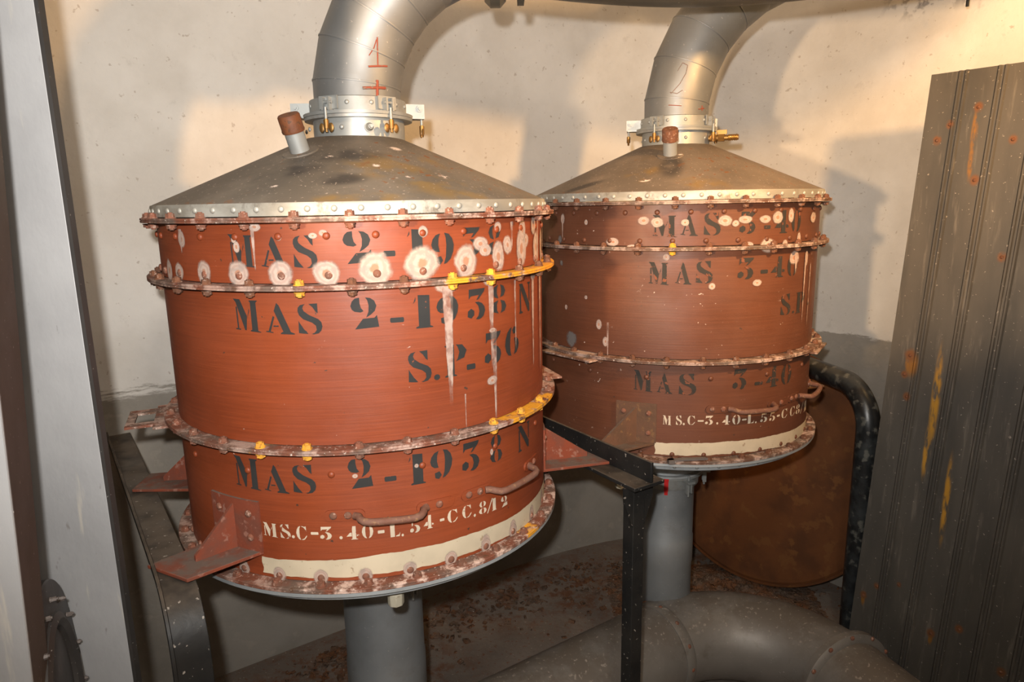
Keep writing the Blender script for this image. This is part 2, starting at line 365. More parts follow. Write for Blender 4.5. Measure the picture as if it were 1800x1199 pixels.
# ------------------------------------------------------------------ the room
WALL = [(-2.6, -1.4), (-2.6, 1.2), (-2.3, 1.62), (-1.4, 2.195), (-.9, 2.545), (-.43, 2.87), (-.08, 3.10), (.28, 3.30), (.6, 3.42), (.9, 3.44), (1.15, 3.345), (1.32, 3.19), (1.45, 3.01), (1.6, 2.78), (1.8, 2.46), (2.3, 1.65), (2.6, 1.1), (2.6, -1.4)]
def smooth_poly(P, it=2):
    for _ in range(it):
        Q = [P[0]]
        for a, b in zip(P, P[1:]): Q += [(a[0]*.75+b[0]*.25, a[1]*.75+b[1]*.25), (a[0]*.25+b[0]*.75, a[1]*.25+b[1]*.75)]
        P = Q+[P[-1]]
    return P
wp = smooth_poly(WALL); mb = MB(); n = len(wp)
outer = [(x*1.06, y*1.06 if y > 0 else y) for x, y in wp]
mb.add([(x, y, z) for x, y in wp for z in (0, 3.2)]+[(x, y, z) for x, y in outer for z in (0, 3.2)],
       [(2*i, 2*i+2, 2*i+3, 2*i+1) for i in range(n-1)]+[(2*n+2*i, 2*n+2*i+1, 2*n+2*i+3, 2*n+2*i+2) for i in range(n-1)]
       +[(2*i+1, 2*i+3, 2*n+2*i+3, 2*n+2*i+1) for i in range(n-1)]+[(2*i, 2*n+2*i, 2*n+2*i+2, 2*i+2) for i in range(n-1)])
struct('wall_back', mb, M['wall'])
struct('floor', MB().box((0, 1.1, -.05), (5.6, 5.4, .1)), M['floor'])
struct('ceiling', MB().box((0, 1.1, 3.25), (5.6, 5.4, .1)), M['ceiling'])
struct('wall_front', MB().box((0, -1.45, 1.6), (5.4, .1, 3.2)), M['ceiling'])

# ------------------------------------------------------------------ stencil glyphs (unit box, stencil bridges left open)
def rot180(P): return [[(1-x, 1-y) for x, y in p] for p in P]
def flipx(p): return [(1-x, y) for x, y in p]
G = {
'M': [[(0, .985), (.27, .97), (.51, .48), (.45, .06), (.39, .06), (.10, .88)], [(.085, .75), (.14, .75), (.155, .10), (.22, .10), (.22, .06), (.02, .08), (.02, .11), (.10, .11)],
      [(.61, .72), (.61, .62), (.53, .44), (.51, .40)], [(.63, .945), (.94, .945), (.94, .92), (.88, .88), (.90, .05), (1, .02), (1, 0), (.61, .03), (.61, .06), (.67, .08), (.67, .88), (.63, .92)]],
'A': [[(.44, 1), (.52, .92), (.87, .08), (1, .03), (1, 0), (.52, .015), (.52, .05), (.61, .09), (.33, .75)], [(.28, .585), (.335, .555), (.165, .095), (.26, .07), (.26, .045), (0, .08), (0, .11), (.09, .11)], [(.28, .285), (.46, .285), (.46, .245), (.28, .245)]],
'S': [[(.35, .975), (.15, .94), (.05, .86), (.03, .75), (.08, .62), (.24, .49), (.59, .38), (.74, .28), (.76, .14), (.67, .05), (.54, .015), (.63, 0), (.83, .03), (.95, .12), (1, .25), (.97, .39), (.85, .49), (.5, .62), (.28, .75), (.24, .84), (.28, .92)],
      [(.5, .975), (.85, .99), (.85, .67), (.76, .73), (.65, .87)], [(.04, .445), (.09, .365), (.24, .175), (.37, .06), (.41, .015), (.2, .03), (.02, .05)]],
'2': [[(.34, .98), (.18, .96), (.07, .87), (.01, .73), (.05, .62), (.15, .55), (.36, .52), (.47, .56), (.38, .66), (.34, .82)], [(.55, .98), (.72, .96), (.87, .87), (.94, .71), (.87, .55), (.72, .44), (.55, .355), (.64, .53), (.66, .73), (.62, .89)],
      [(.13, 0), (.43, .32), (.85, .34), (.94, .42), (1, .05)]],
'-': [[(.06, 1), (.94, 1), (1, .8), (1, .2), (.94, 0), (.06, 0), (0, .2), (0, .8)]], '.': [[(.3, 1), (.7, 1), (1, .7), (1, .3), (.7, 0), (.3, 0), (0, .3), (0, .7)]],
'1': [[(.26, 1), (.86, .98), (.86, .06), (1, .03), (1, 0), (.12, 0), (.12, .04), (.26, .07)], [(0, .74), (.14, .95), (.14, .84)]],
'9': [[(.39, .98), (.2, .93), (.06, .8), (0, .64), (.05, .5), (.18, .42), (.36, .41), (.3, .62), (.32, .83)], [(.58, 1), (.78, .96), (.93, .82), (1, .62), (.96, .4), (.83, .18), (.65, .06), (.52, .03), (.62, .25), (.66, .62), (.64, .85)], [(.18, .24), (.4, .28), (.49, .14), (.36, .02), (.2, .07)]],
'3': [[(.1, 1), (1, 1), (.95, .9), (.62, .66), (.5, .64), (.66, .8), (.2, .78), (.08, .68)], [(.42, .58), (.62, .58), (.82, .52), (.96, .4), (1, .27), (.9, .1), (.76, .03), (.62, 0), (.45, .02), (.6, .12), (.66, .27), (.6, .45)], [(.02, .3), (.2, .38), (.36, .3), (.36, .16), (.2, .06), (0, .12)]],
'8': [[(.45, 1), (.2, .93), (.08, .76), (.2, .58), (.45, .52), (.36, .7), (.36, .85)], [(.58, 1), (.82, .93), (.94, .76), (.82, .6), (.58, .55), (.64, .7), (.64, .85)], [(.45, .46), (.15, .4), (0, .22), (.15, .06), (.45, 0), (.35, .12), (.35, .32)], [(.58, .46), (.87, .4), (1, .22), (.87, .06), (.58, 0), (.66, .12), (.66, .32)]],
'N': [[(.05, .86), (.13, .8), (.15, .08), (.27, .04), (.27, 0), (0, 0), (0, .04), (.05, .08)], [(0, 1), (.26, 1), (.9, .25), (.9, 0), (.78, 0), (.16, .76)], [(.74, 1), (1, 1), (1, .96), (.93, .92), (.93, .32), (.86, .38), (.85, .92), (.74, .96)]],
'P': [[(.02, 1), (.42, 1), (.42, .06), (.52, .03), (.52, 0), (0, 0), (0, .04), (.1, .07), (.1, .94), (.02, .96)], [(.5, 1), (.8, .97), (1, .78), (.88, .55), (.5, .47), (.58, .55), (.66, .75), (.58, .93)]],
'C': [[(.42, 1), (.22, .93), (.07, .75), (0, .5), (.07, .25), (.22, .07), (.42, 0), (.32, .2), (.3, .5), (.32, .8)], [(.52, 1), (.75, .95), (.92, .98), (.95, .62), (.85, .75), (.7, .9), (.52, .95)], [(.52, 0), (.75, .04), (.95, .22), (1, .35), (.9, .3), (.72, .12), (.52, .06)]],
'4': [[(.5, 1), (.76, 1), (.76, .07), (.9, .03), (.9, 0), (.36, 0), (.36, .03), (.46, .07), (.46, .78)], [(0, .24), (.28, .52), (.42, .52), (.42, .24)], [(.82, .38), (1, .34), (1, .24), (.82, .24)]],
'L': [[(.1, 1), (.5, 1), (.5, 0), (.1, 0)], [(.6, 0), (.95, 0), (1, .32), (.9, .15), (.6, .07)]], '/': [[(0, 0), (.16, 0), (1, 1), (.84, 1)]]}
G['6'] = rot180(G['9']); _h = G['C'][0]; G['0'] = [_h, flipx(_h)]
G['5'] = [[(.2, 1), (.95, 1), (.86, .82), (.2, .84)], [(.18, .78), (.30, .78), (.30, .58), (.18, .5)]]+G['3'][1:]
def letters(name, rows, r, mat, parent, label=None):
    bm = bmesh.new()
    for ch, t0, t1, zb, zt in rows:
        for poly in G[ch]:
            bm.faces.new([bm.verts.new(((t0+u*(t1-t0))*.01, zb+v*(zt-zb), 0)) for u, v in poly])
    for k in range(-70, 91, 2):
        bmesh.ops.bisect_plane(bm, geom=bm.verts[:]+bm.edges[:]+bm.faces[:], plane_co=(k*.01, 0, 0), plane_no=(1, 0, 0))
    bmesh.ops.triangulate(bm, faces=bm.faces)
    for v in bm.verts:
        q = at(v.co.x*100, r, v.co.y); v.co = q
    me = bpy.data.meshes.new(name); bm.to_mesh(me); bm.free(); me.materials.append(mat)
    o = link(name, me, parent)
    if label: o['label'] = label
    return o
def decals(name, items, r, mat, parent, drip=False):
    """patches lying on the shell: (theta, z, half width, half height) or drips (theta, z top, half width, length)"""
    mb = MB(); uv = []; n = 10
    for k, (th, z, a, b) in enumerate(items):
        rr = r+.0004*(k % 3); da = degrees(a/r); vs = []
        for j in range(n+1):
            for i in range(n+1):
                u = -1+2*i/n; v = j/n
                if drip: uv.append((u, v)); vs.append(at(th+u*da, rr, z-b*v))
                else: uv.append((u, 2*v-1)); vs.append(at(th+u*da, rr, z+b*(2*v-1)))
        mb.add(vs, [(j*(n+1)+i, j*(n+1)+i+1, (j+1)*(n+1)+i+1, (j+1)*(n+1)+i) for j in range(n) for i in range(n)])
    o = link(name, mb.mesh(name, mat, 60, uv=uv), parent); o['kind'] = 'stuff'; return o

# ------------------------------------------------------------------ shared small meshes
def bolt_mesh(name, mat, r=.0094):
    mb = MB(); mb.cyl(r*1.15, .0, .002, 20); mb.cyl(r, .002, .0098, 6, r1=r*.95); mb.cyl(r*.5, .0098, .0120, 12)
    mb.cyl(r*1.15, -.0145, -.0128, 20); mb.cyl(r, -.0208, -.0145, 6); mb.cyl(r*.5, -.0235, -.0208, 12)
    return mb.mesh(name, mat, 30)
BOLT = {k: bolt_mesh('bolt', M[k]) for k in ('bolt', 'bolt_dark', 'bolt_yellow')}
def rivet_mesh(r, mat): return MB().ball((0, 0, 0), r, 12, 6, flat=(1, 1, .6)).mesh('rivet', mat, 60)
RIV = {'rim': rivet_mesh(.0062, M['rim']), 'shell': rivet_mesh(.0085, M['bolt']), 'red': rivet_mesh(.0075, M['red']), 'old': rivet_mesh(.0075, M['red_old']), 'zinc': rivet_mesh(.0055, M['zinc']), 'handle': rivet_mesh(.0085, M['bolt'])}
def rivets(items, r, me, parent):
    for th, z in items:
        o = link('rivet', me, parent); o.matrix_local = frame(th, r, z)
def wing_nut_mesh():
    mb = MB(); mb.cyl(.0062, -.012, .008, 12); mb.cyl(.0035, -.020, .010, 10)
    for s_ in (-1, 1): mb.ball((s_*.013, 0, -.010), .010, 10, 6, flat=(.75, .32, 1.1))
    return mb.mesh('wing_nut', M['brass'], 50)
WING = wing_nut_mesh()

RF, RS, RIM = .5, .4677, .476
ZF = [-.028, -.1574, -.4883, -.7922]

def shell_section(k, za, zb, mat, root):
    mb = MB(); mb.lathe([(RS, zb), (RS, za), (RS-.006, za), (RS-.006, zb)], 160)
    return obj('drum_section', mb, mat, root, 30)

def make_filter(name, label, cxy, dz, P):
    cx, cy = cxy; phi = atan2(cx, cy); zb = -1.02
    P = dict(P)
    P['text'] = [(a, [(g[0], g[1], g[2], g[3]-dz, g[4]-dz) for g in r], m_) for a, r, m_ in P['text']]
    P['brackets'] = [(b[0], b[1], b[2]-dz, b[3]-dz)+tuple(b[4:]) for b in P['brackets']]
    P['handles'] = [tuple(h[:4])+(h[4]-dz, h[5]-dz) for h in P['handles']]
    for k_ in ('blooms', 'drips', 'patches'):
        if k_ in P: P[k_] = [(a, [(i[0], i[1]-dz, i[2], i[3]) for i in r]) for a, r in P[k_]]
    bf = P['band'][2]; P['band'] = (P['band'][0], P['band'][1], lambda t: tuple(z-dz for z in bf(t)))
    root = thing(name, label, 'filter drum', (cx, cy, zb+dz), -phi, 'riveted filter drums')
    inner = link('frame_shift', None)       # temporary helper: coordinates below are heights from camera level
    bpy.data.objects.remove(inner)
    sh = Matrix.Translation((0, 0, -zb))
    made = []
    before = set(bpy.data.objects)
    red, fl = M[P['red']], M[P['flange']]
    secs = []
    for k in range(3): secs.append(shell_section(k, ZF[k]-.0005, ZF[k+1]+.012, red, root))
    # flanges with bolts
    for k in range(4):
        z = ZF[k]; mb = MB()
        mb.lathe([(RS-.008, z), (RF-.001, z), (RF, z+.001), (RF, z+.0044), (RF-.002, z+.0048), (RF-.002, z+.0054), (RF, z+.0058), (RF, z+.009), (RF-.001, z+.010), (RS-.008, z+.010)], 288)
        f = obj('bolted_flange', mb, fl, root, 40, stain=lambda co, k=k: P['stain'](k, degrees(atan2(co.x, -co.y)), hypot(co.x, co.y)))
        off = P['off'][k]
        for j in range(-10, 11):
            th = off+12*j
            if abs(th) > 124: continue
            me = BOLT[P['bolt'](k, th)]
            o = link('bolt', me, f, at(th+random.uniform(-.4, .4), .4845, z+.010), (0, 0, random.random()*3))
    # shell rivets
    for k, (rows) in enumerate(P['rivets']):
        for th0, st, z, me, lo, hi in rows:
            n0 = int((lo-th0)//st); rivets([(th0+st*i, z) for i in range(n0, n0+60) if lo <= th0+st*i <= hi], RS+.001, RIV[me], secs[k])
    # lid
    mb = MB(); mb.lathe([(RIM, -.016), (RIM, .007), (RIM-.004, .010), (.119, .163), (.112, .163), (RIM-.012, .002), (RIM-.008, -.016)], 160)
    lid = obj('lid_cone', mb, M[P['cone']], root, 25)
    mb = MB(); mb.lathe([(RIM+.0015, -.016), (RIM+.0015, .006), (RIM, .009), (RIM-.003, .009), (RIM-.003, -.016)], 160)
    rim = obj('lid_rim', mb, M['rim'], lid, 30)
    rivets([(P['off'][0]+3+6*j, -.0035) for j in range(-20, 21)], RIM+.0015, RIV['rim'], rim)
    # neck
    mb = MB(); mb.lathe([(.112, .150), (.112, .205), (.132, .205), (.133, .212), (.105, .212), (.105, .150)], 72, mat=Matrix.Translation((P['neck_dx'], 0, 0)))
    nk = obj('neck_collar', mb, M['zinc'], root, 30)
    rivets([(th, .183) for th in (-64, -14, 17, 58, 80, -95)], .112+P['neck_dx']*.3, RIV['zinc'], nk)
    # sampling tube with screwed cap
    th, r0 = P['tube']; b = at(th, r0, .163-.155*(r0-.118)/.358); nv = (at(th, 1)*.39+Vector((0, 0, .92))).normalized()
    nv = (nv+Vector(P['lean'])).normalized()
    q = nv.to_track_quat('Z', 'Y').to_matrix().to_4x4(); q.translation = b
    mb = MB(); mb.cyl(.0215, -.012, .056, 28, q)
    tb = obj('sampling_tube', mb, M['tube'], lid, 40)
    mb = MB(); mb.cyl(.044, -.006, .0025, 32, q, r1=.040); obj('tube_base_ring', mb, M[P['cone']], tb, 40)
    mb = MB(); mb.lathe([(0, .046), (.0245, .046), (.0255, .050), (.0245, .054), (.0245, .081), (.0225, .084), (0, .084)], 28, False, mat=q)
    obj('screw_cap', mb, M[P['capmat']], tb, 40)
    # brackets
    bm_ = M[P['bracketmat']]
    for th, hw, zt, zs, ext, wd, skew in P['brackets']:
        mb = MB(); mb.lathe([(RS+.0005, zs), (RS+.0005, zt), (RS+.006, zt), (RS+.006, zs)], 8, True, th-hw, th+hw)
        br = obj('support_bracket', mb, bm_, root, 40)
        fr = frame(th, RS, 0); o_ = at(th, 1); t_ = Vector((cos(radians(th)), sin(radians(th)), 0))
        w2 = RS*radians(hw); dirv = (o_+t_*skew).normalized()
        pl = [at(th-hw, RS-.003), at(th+hw, RS-.003), o_*RS+dirv*ext+t_*wd, o_*RS+dirv*ext-t_*wd]
        mb = MB(); mb.prism([(p.x, p.y) for p in pl], zs-.008, zs)
        obj('shelf_plate', mb, bm_, br, 40, bevel=.0015)
        mb = MB(); tip = o_*RS+dirv*(ext*.62); a_ = o_*(RS+.003)
        side = dirv.cross(Vector((0, 0, 1)))*.004
        vs = []
        for s_ in (-1, 1): vs += [a_+side*s_+Vector((0, 0, zt-.012)), a_+side*s_+Vector((0, 0, zs)), tip+side*s_+Vector((0, 0, zs)), tip+side*s_+Vector((0, 0, zs+.012))]
        mb.add(vs, [(0, 1, 2, 3), (7, 6, 5, 4), (0, 4, 5, 1), (1, 5, 6, 2), (2, 6, 7, 3), (3, 7, 4, 0)])
        obj('gusset', mb, bm_, br, 40)
        rivets([(th-hw*.62, zt-.03), (th+hw*.62, zt-.03), (th+hw*.62, zs+.03)], RS+.006, RIV['shell'], br)
    # handles
    for t0, t1, t2, t3, z0, z1 in P['handles']:
        R1, R2 = RS+.007, RS+.038
        mb = MB(); rod = []
        a, b_ = t1, t2
        ctl = [(a-1.2, R1, z0), (a, R1+.006, z0), (a+.5, R1+.020, z0), (a+1.5, R2-.003, z0-.002), (a+3, R2, z0-.003)]
        ctl += [(a+3+(b_-a-6)*i/6, R2, z0-.003+(z1-z0)*i/6) for i in range(1, 6)]
        ctl += [(b_-3, R2, z1-.003), (b_-1.5, R2-.003, z1-.002), (b_-.5, R1+.020, z1), (b_, R1+.006, z1), (b_+1.2, R1, z1)]
        mb.tube([at(*c_) for c_ in ctl], .0078, 12)
        hd = obj('carrying_handle', mb, M['handle'], root, 50)
        for (u0, u1, zz) in ((t0, t1, z0), (t2, t3, z1)):
            mb = MB(); h_ = .012
            mb.lathe([(RS, zz-h_), (RS, zz+h_), (RS+.004, zz+h_), (RS+.0045, zz), (RS+.004, zz-h_)], 8, True, u0, u1)
            for e in (u0, u1): mb.cyl(h_, -.002, .004, 16, frame(e, RS, zz))
            lg = obj('handle_plate', mb, red, hd, 40)
            rivets([(u0+(u1-u0)*.12, zz), (u0+(u1-u0)*.62, zz)], RS+.004, RIV['handle'], lg)
    # bottom pan and outlet neck
    mb = MB(); mb.lathe([(RF-.001, -.7925), (RF-.001, -.8005), (RIM+.002, -.8015), (RIM, -.819), (RIM-.004, -.822), (.118, -.925), (.118, -.985), (.136, -.985), (.136, -.992), (.110, -.992), (.110, -.920), (RIM-.016, -.816), (RIM-.02, -.7925)], 160)
    pan = obj('bottom_pan', mb, M['pan'], root, 25)
    rivets([(P['off'][3]+8*j, -.810) for j in range(-9, 10)], RIM+.001, RIV['zinc'], pan)
    px, py, pz = P['drain']
    mb = MB(); mb.cyl(.009, -.02, .03, 14, Matrix.Translation((px, py, pz))); mb.cyl(.0185, -.018, .012, 8, Matrix.Translation((px, py, pz)))
    obj('drain_plug', mb, M['cream_plug'], pan, 30, bevel=.002, label='cream hexagonal plug')
    # lettering and paint
    for sec, rows, mt in P['text']: letters('stencil_lettering', rows, RS+.0013, M[mt], secs[sec])
    mb = MB(); t0, t1 = P['band'][:2]; nb_ = 130; vs = []
    rnd = random.Random(3)
    top = [0]; bot = [0]
    for i in range(nb_): top.append(top[-1]*.9+rnd.uniform(-.0011, .0011)); bot.append(bot[-1]*.9+rnd.uniform(-.0011, .0011))
    nr = 6
    for i in range(nb_+1):
        t = i/nb_; z0_, z1_ = P['band'][2](t)
        for j in range(nr+1):
            v = j/nr; jag = rnd.uniform(-.35, .35) if i in (0, nb_) else 0
            vs.append(at(t0+(t1-t0)*t+jag, RS+.0012, (z0_+bot[i])*(1-v)+(z1_+top[i])*v))
    mb.add(vs, [(i*(nr+1)+j, (i+1)*(nr+1)+j, (i+1)*(nr+1)+j+1, i*(nr+1)+j+1) for i in range(nb_) for j in range(nr)])
    obj('painted_band', mb, M['band'], secs[2], 60, label='cream painted band')
    for sec, items in P['blooms']: decals('salt_bloom', items, RS+.0020, M['bloom'], secs[sec])
    for sec, items in P['drips']: decals('salt_drip', items, RS+.0034, M['drip'], secs[sec], True)
    for sec, items in P.get('patches', []): decals('bare_metal_patch', items, RS+.0018, M['grey_patch'], secs[sec])
    # lugs on the middle flange
    for th, half, ext, hole in P['lugs']:
        z = ZF[2]; o_ = at(th, 1); t_ = Vector((cos(radians(th)), sin(radians(th)), 0))
        mb = MB()
        bmm = bmesh.new()
        def rect(a0, a1, b0, b1): return [o_*(RF-.012+a0*ext)+t_*(half*b0), o_*(RF-.012+a0*ext)+t_*(half*b1), o_*(RF-.012+a1*ext)+t_*(half*b1), o_*(RF-.012+a1*ext)+t_*(half*b0)]
        if hole:
            for r_ in (rect(-.3, .35, -1.3, 1.3), rect(.8, 1, -.95, .95), rect(.35, .8, -.95, -.55), rect(.35, .8, .55, .95)):
                mb.prism([(p.x, p.y) for p in r_], z-.006, z-.0005)
        else:
            r_ = rect(-.3, 1, -1.1, 1.1); mb.prism([(p.x, p.y) for p in r_], z-.006, z-.0005)
        bmm.free()
        obj('lifting_lug', mb, fl, root, 40, stain=lambda co: (.35, 0, 0))
    # neck fittings
    for kind, th, z in P['fittings']:
        f = Matrix.Translation((P['neck_dx'], 0, 0)) @ frame(th, .112, z)
        if kind == 'nipple':
            mb = MB(); mb.cyl(.0115, -.002, .006, 20, f); mb.cyl(.010, .006, .020, 20, f, r1=.0055); mb.cyl(.004, .02, .03, 10, f)
            obj('pressure_nipple', mb, M['zinc'], nk, 40)
        if kind == 'cock':
            mb = MB(); mb.cyl(.010, -.004, .030, 16, f); mb.cyl(.013, .030, .050, 6, f); mb.cyl(.009, .050, .095, 14, f)
            for q_ in range(5): mb.lathe([(.009, 0), (.0112, .002), (.009, .006)], 14, False, mat=f @ Matrix.Translation((0, 0, .062+.006*q_)))
            mb.box((0, .018, .040), (.008, .014, .034), f)
            obj('hose_cock', mb, M['brass'], nk, 40)
    for o in set(bpy.data.objects)-before:
        if o.parent == root: o.location.z += -zb
    return root

def clampf(x): return max(0., min(1., x))
def ss(a, b, x): t = clampf((x-a)/(b-a)); return t*t*(3-2*t)
def stain_L(k, th, r):
    salt_ = .35+.5*ss(-20, 40, th)*(1 if k in (0, 1, 3) else .3)+(.5 if k == 3 and abs(th-25) < 45 else 0)
    yel = 0
    if k == 1: yel = .95*ss(8, 24, th)*(1-ss(95, 110, th))
    if k == 2: yel = .85*ss(26, 38, th)*(1-ss(62, 80, th))+.62*ss(-36, -30, th)*(1-ss(-14, -8, th))
    if k == 3: yel = .8*ss(41, 44, th)*(1-ss(50, 54, th))+.45*ss(58, 62, th)*(1-ss(70, 74, th))
    return (clampf(salt_), yel, 0)
def stain_R(k, th, r): return (.35+.3*ss(10, 50, th), .5*ss(-20, -10, th)*(1-ss(10, 20, th)) if k == 2 else 0, 0)
def bolt_L(k, th):
    if k == 2 and th > 25: return 'bolt_yellow' if th < 62 else 'bolt'
    if k == 2 and -32 < th < -12: return 'bolt_yellow'
    if k == 1: return 'bolt_yellow' if (-20 < th < -10 or 15 < th < 40) else 'bolt_dark'
    return 'bolt'
TEXT_L = [
 (0, [('M', -32.8, -25.7, -.114, -.048), ('A', -24.0, -17.2, -.116, -.054), ('S', -16.0, -10.3, -.116, -.052), ('2', -4.3, 2.6, -.11, -.046), ('-', 5, 7.9, -.098, -.087), ('1', 10.9, 15.4, -.106, -.047), ('9', 17, 23.2, -.121, -.056), ('3', 25.6, 31.4, -.106, -.048), ('8', 34.1, 39.4, -.11, -.045)], 'black_letter'),
 (1, [('M', -33.1, -25.8, -.243, -.175), ('A', -24.4, -17.1, -.246, -.183), ('S', -16.2, -10.3, -.246, -.184), ('2', -3.5, 3.1, -.239, -.175), ('-', 5.8, 9.2, -.23, -.22), ('1', 11.6, 16.6, -.246, -.178), ('9', 17.7, 23.9, -.244, -.185), ('3', 26.7, 32.6, -.243, -.177), ('8', 35, 41.1, -.238, -.174), ('N', 47.7, 55, -.251, -.182)], 'black_letter'),
 (1, [('S', 9.5, 15.7, -.359, -.292), ('.', 16.3, 17.9, -.359, -.347), ('P', 19.4, 26, -.357, -.289), ('-', 25.9, 28.7, -.349, -.337), ('3', 32, 38.4, -.349, -.277), ('6', 40.2, 47, -.342, -.274)], 'black_letter'),
 (2, [('M', -38.3, -30.2, -.582, -.509), ('A', -29, -22.1, -.583, -.521), ('S', -21, -14.9, -.581, -.517), ('2', -6.8, -.7, -.573, -.507), ('-', 2.2, 5.2, -.564, -.553), ('1', 8.4, 12.8, -.58, -.512), ('9', 14.2, 20.5, -.579, -.513), ('3', 23.4, 29.1, -.579, -.512), ('8', 33, 37.9, -.579, -.514), ('N', 45.8, 53.1, -.584, -.52)], 'black_letter'),
 (2, [('M', -30.7, -26.5, -.685, -.652), ('S', -25.7, -22.8, -.685, -.652), ('.', -22.5, -21.7, -.683, -.676), ('C', -21.2, -18.3, -.686, -.654), ('-', -17.3, -15.3, -.673, -.667), ('3', -14.9, -11.9, -.684, -.655), ('.', -10, -9.2, -.684, -.677), ('4', -8.2, -5, -.686, -.656), ('0', -4.3, -1.4, -.686, -.655), ('-', -.3, 1.4, -.678, -.671), ('L', 2.6, 5.4, -.69, -.660), ('.', 5.7, 6.3, -.692, -.686), ('5', 8, 10.7, -.689, -.658), ('4', 11.6, 14.4, -.686, -.655), ('-', 16.2, 17.5, -.676, -.670), ('C', 18.4, 21.5, -.686, -.656), ('C', 22.9, 25.9, -.686, -.656), ('.', 26.6, 27.3, -.69, -.683), ('8', 28.4, 31.2, -.69, -.660), ('/', 31.3, 33.6, -.694, -.662), ('1', 33.0, 35.0, -.694, -.664), ('2', 36.9, 39.7, -.697, -.671)], 'white_letter')]
TEXT_R = [
 (0, [('M', -7, 1.4, -.104, -.04), ('A', 2.7, 8.5, -.101, -.039), ('S', 10.4, 16.3, -.1, -.036), ('3', 23.1, 29.2, -.098, -.036), ('-', 32.9, 35.6, -.086, -.076), ('4', 37.6, 44.5, -.1, -.034), ('0', 46.1, 51.8, -.1, -.034)], 'black_letter_old'),
 (1, [('M', -8, -.9, -.241, -.173), ('A', 1.3, 6.9, -.239, -.175), ('S', 8.3, 14.2, -.236, -.171), ('3', 23.2, 29.3, -.228, -.166), ('-', 32.4, 35.5, -.214, -.203), ('4', 36.9, 43.8, -.228, -.167), ('0', 45.3, 51.5, -.229, -.166)], 'black_letter_old'),
 (1, [('S', 42.9, 48.6, -.345, -.28), ('.', 50, 51.2, -.344, -.336), ('P', 52.4, 59.1, -.346, -.282), ('.', 62.5, 64, -.33, -.32)], 'black_letter_old'),
 (2, [('M', -12.7, -5.7, -.564, -.497), ('A', -4.1, 1.4, -.566, -.503), ('S', 3.6, 9.9, -.568, -.502), ('3', 23.3, 28.8, -.557, -.494), ('-', 32.4, 36, -.549, -.539), ('4', 37.5, 44.1, -.562, -.498), ('0', 45.7, 52.1, -.564, -.501)], 'black_letter_old'),
 (2, [('M', -1.7, 1.4, -.664, -.633), ('S', 3, 5.2, -.662, -.632), ('.', 5.5, 6.2, -.662, -.655), ('C', 7.1, 9.9, -.661, -.632), ('-', 10.8, 13, -.651, -.646), ('3', 13.5, 16.4, -.661, -.633), ('.', 17.7, 18.4, -.661, -.654), ('4', 19.8, 22.9, -.663, -.634), ('0', 23.8, 27.1, -.665, -.635), ('-', 27.8, 29.7, -.655, -.65), ('L', 30, 33, -.667, -.638), ('.', 33.5, 34.2, -.669, -.663), ('5', 35.9, 39.3, -.67, -.641), ('5', 40.4, 43.5, -.672, -.643), ('-', 44.5, 46.2, -.663, -.657), ('C', 47.2, 51, -.674, -.644), ('C', 53, 56.9, -.677, -.646), ('8', 57.8, 62, -.679, -.648), ('/', 62.6, 66.6, -.685, -.651), ('1', 67.4, 72.7, -.691, -.657)], 'white_letter')]

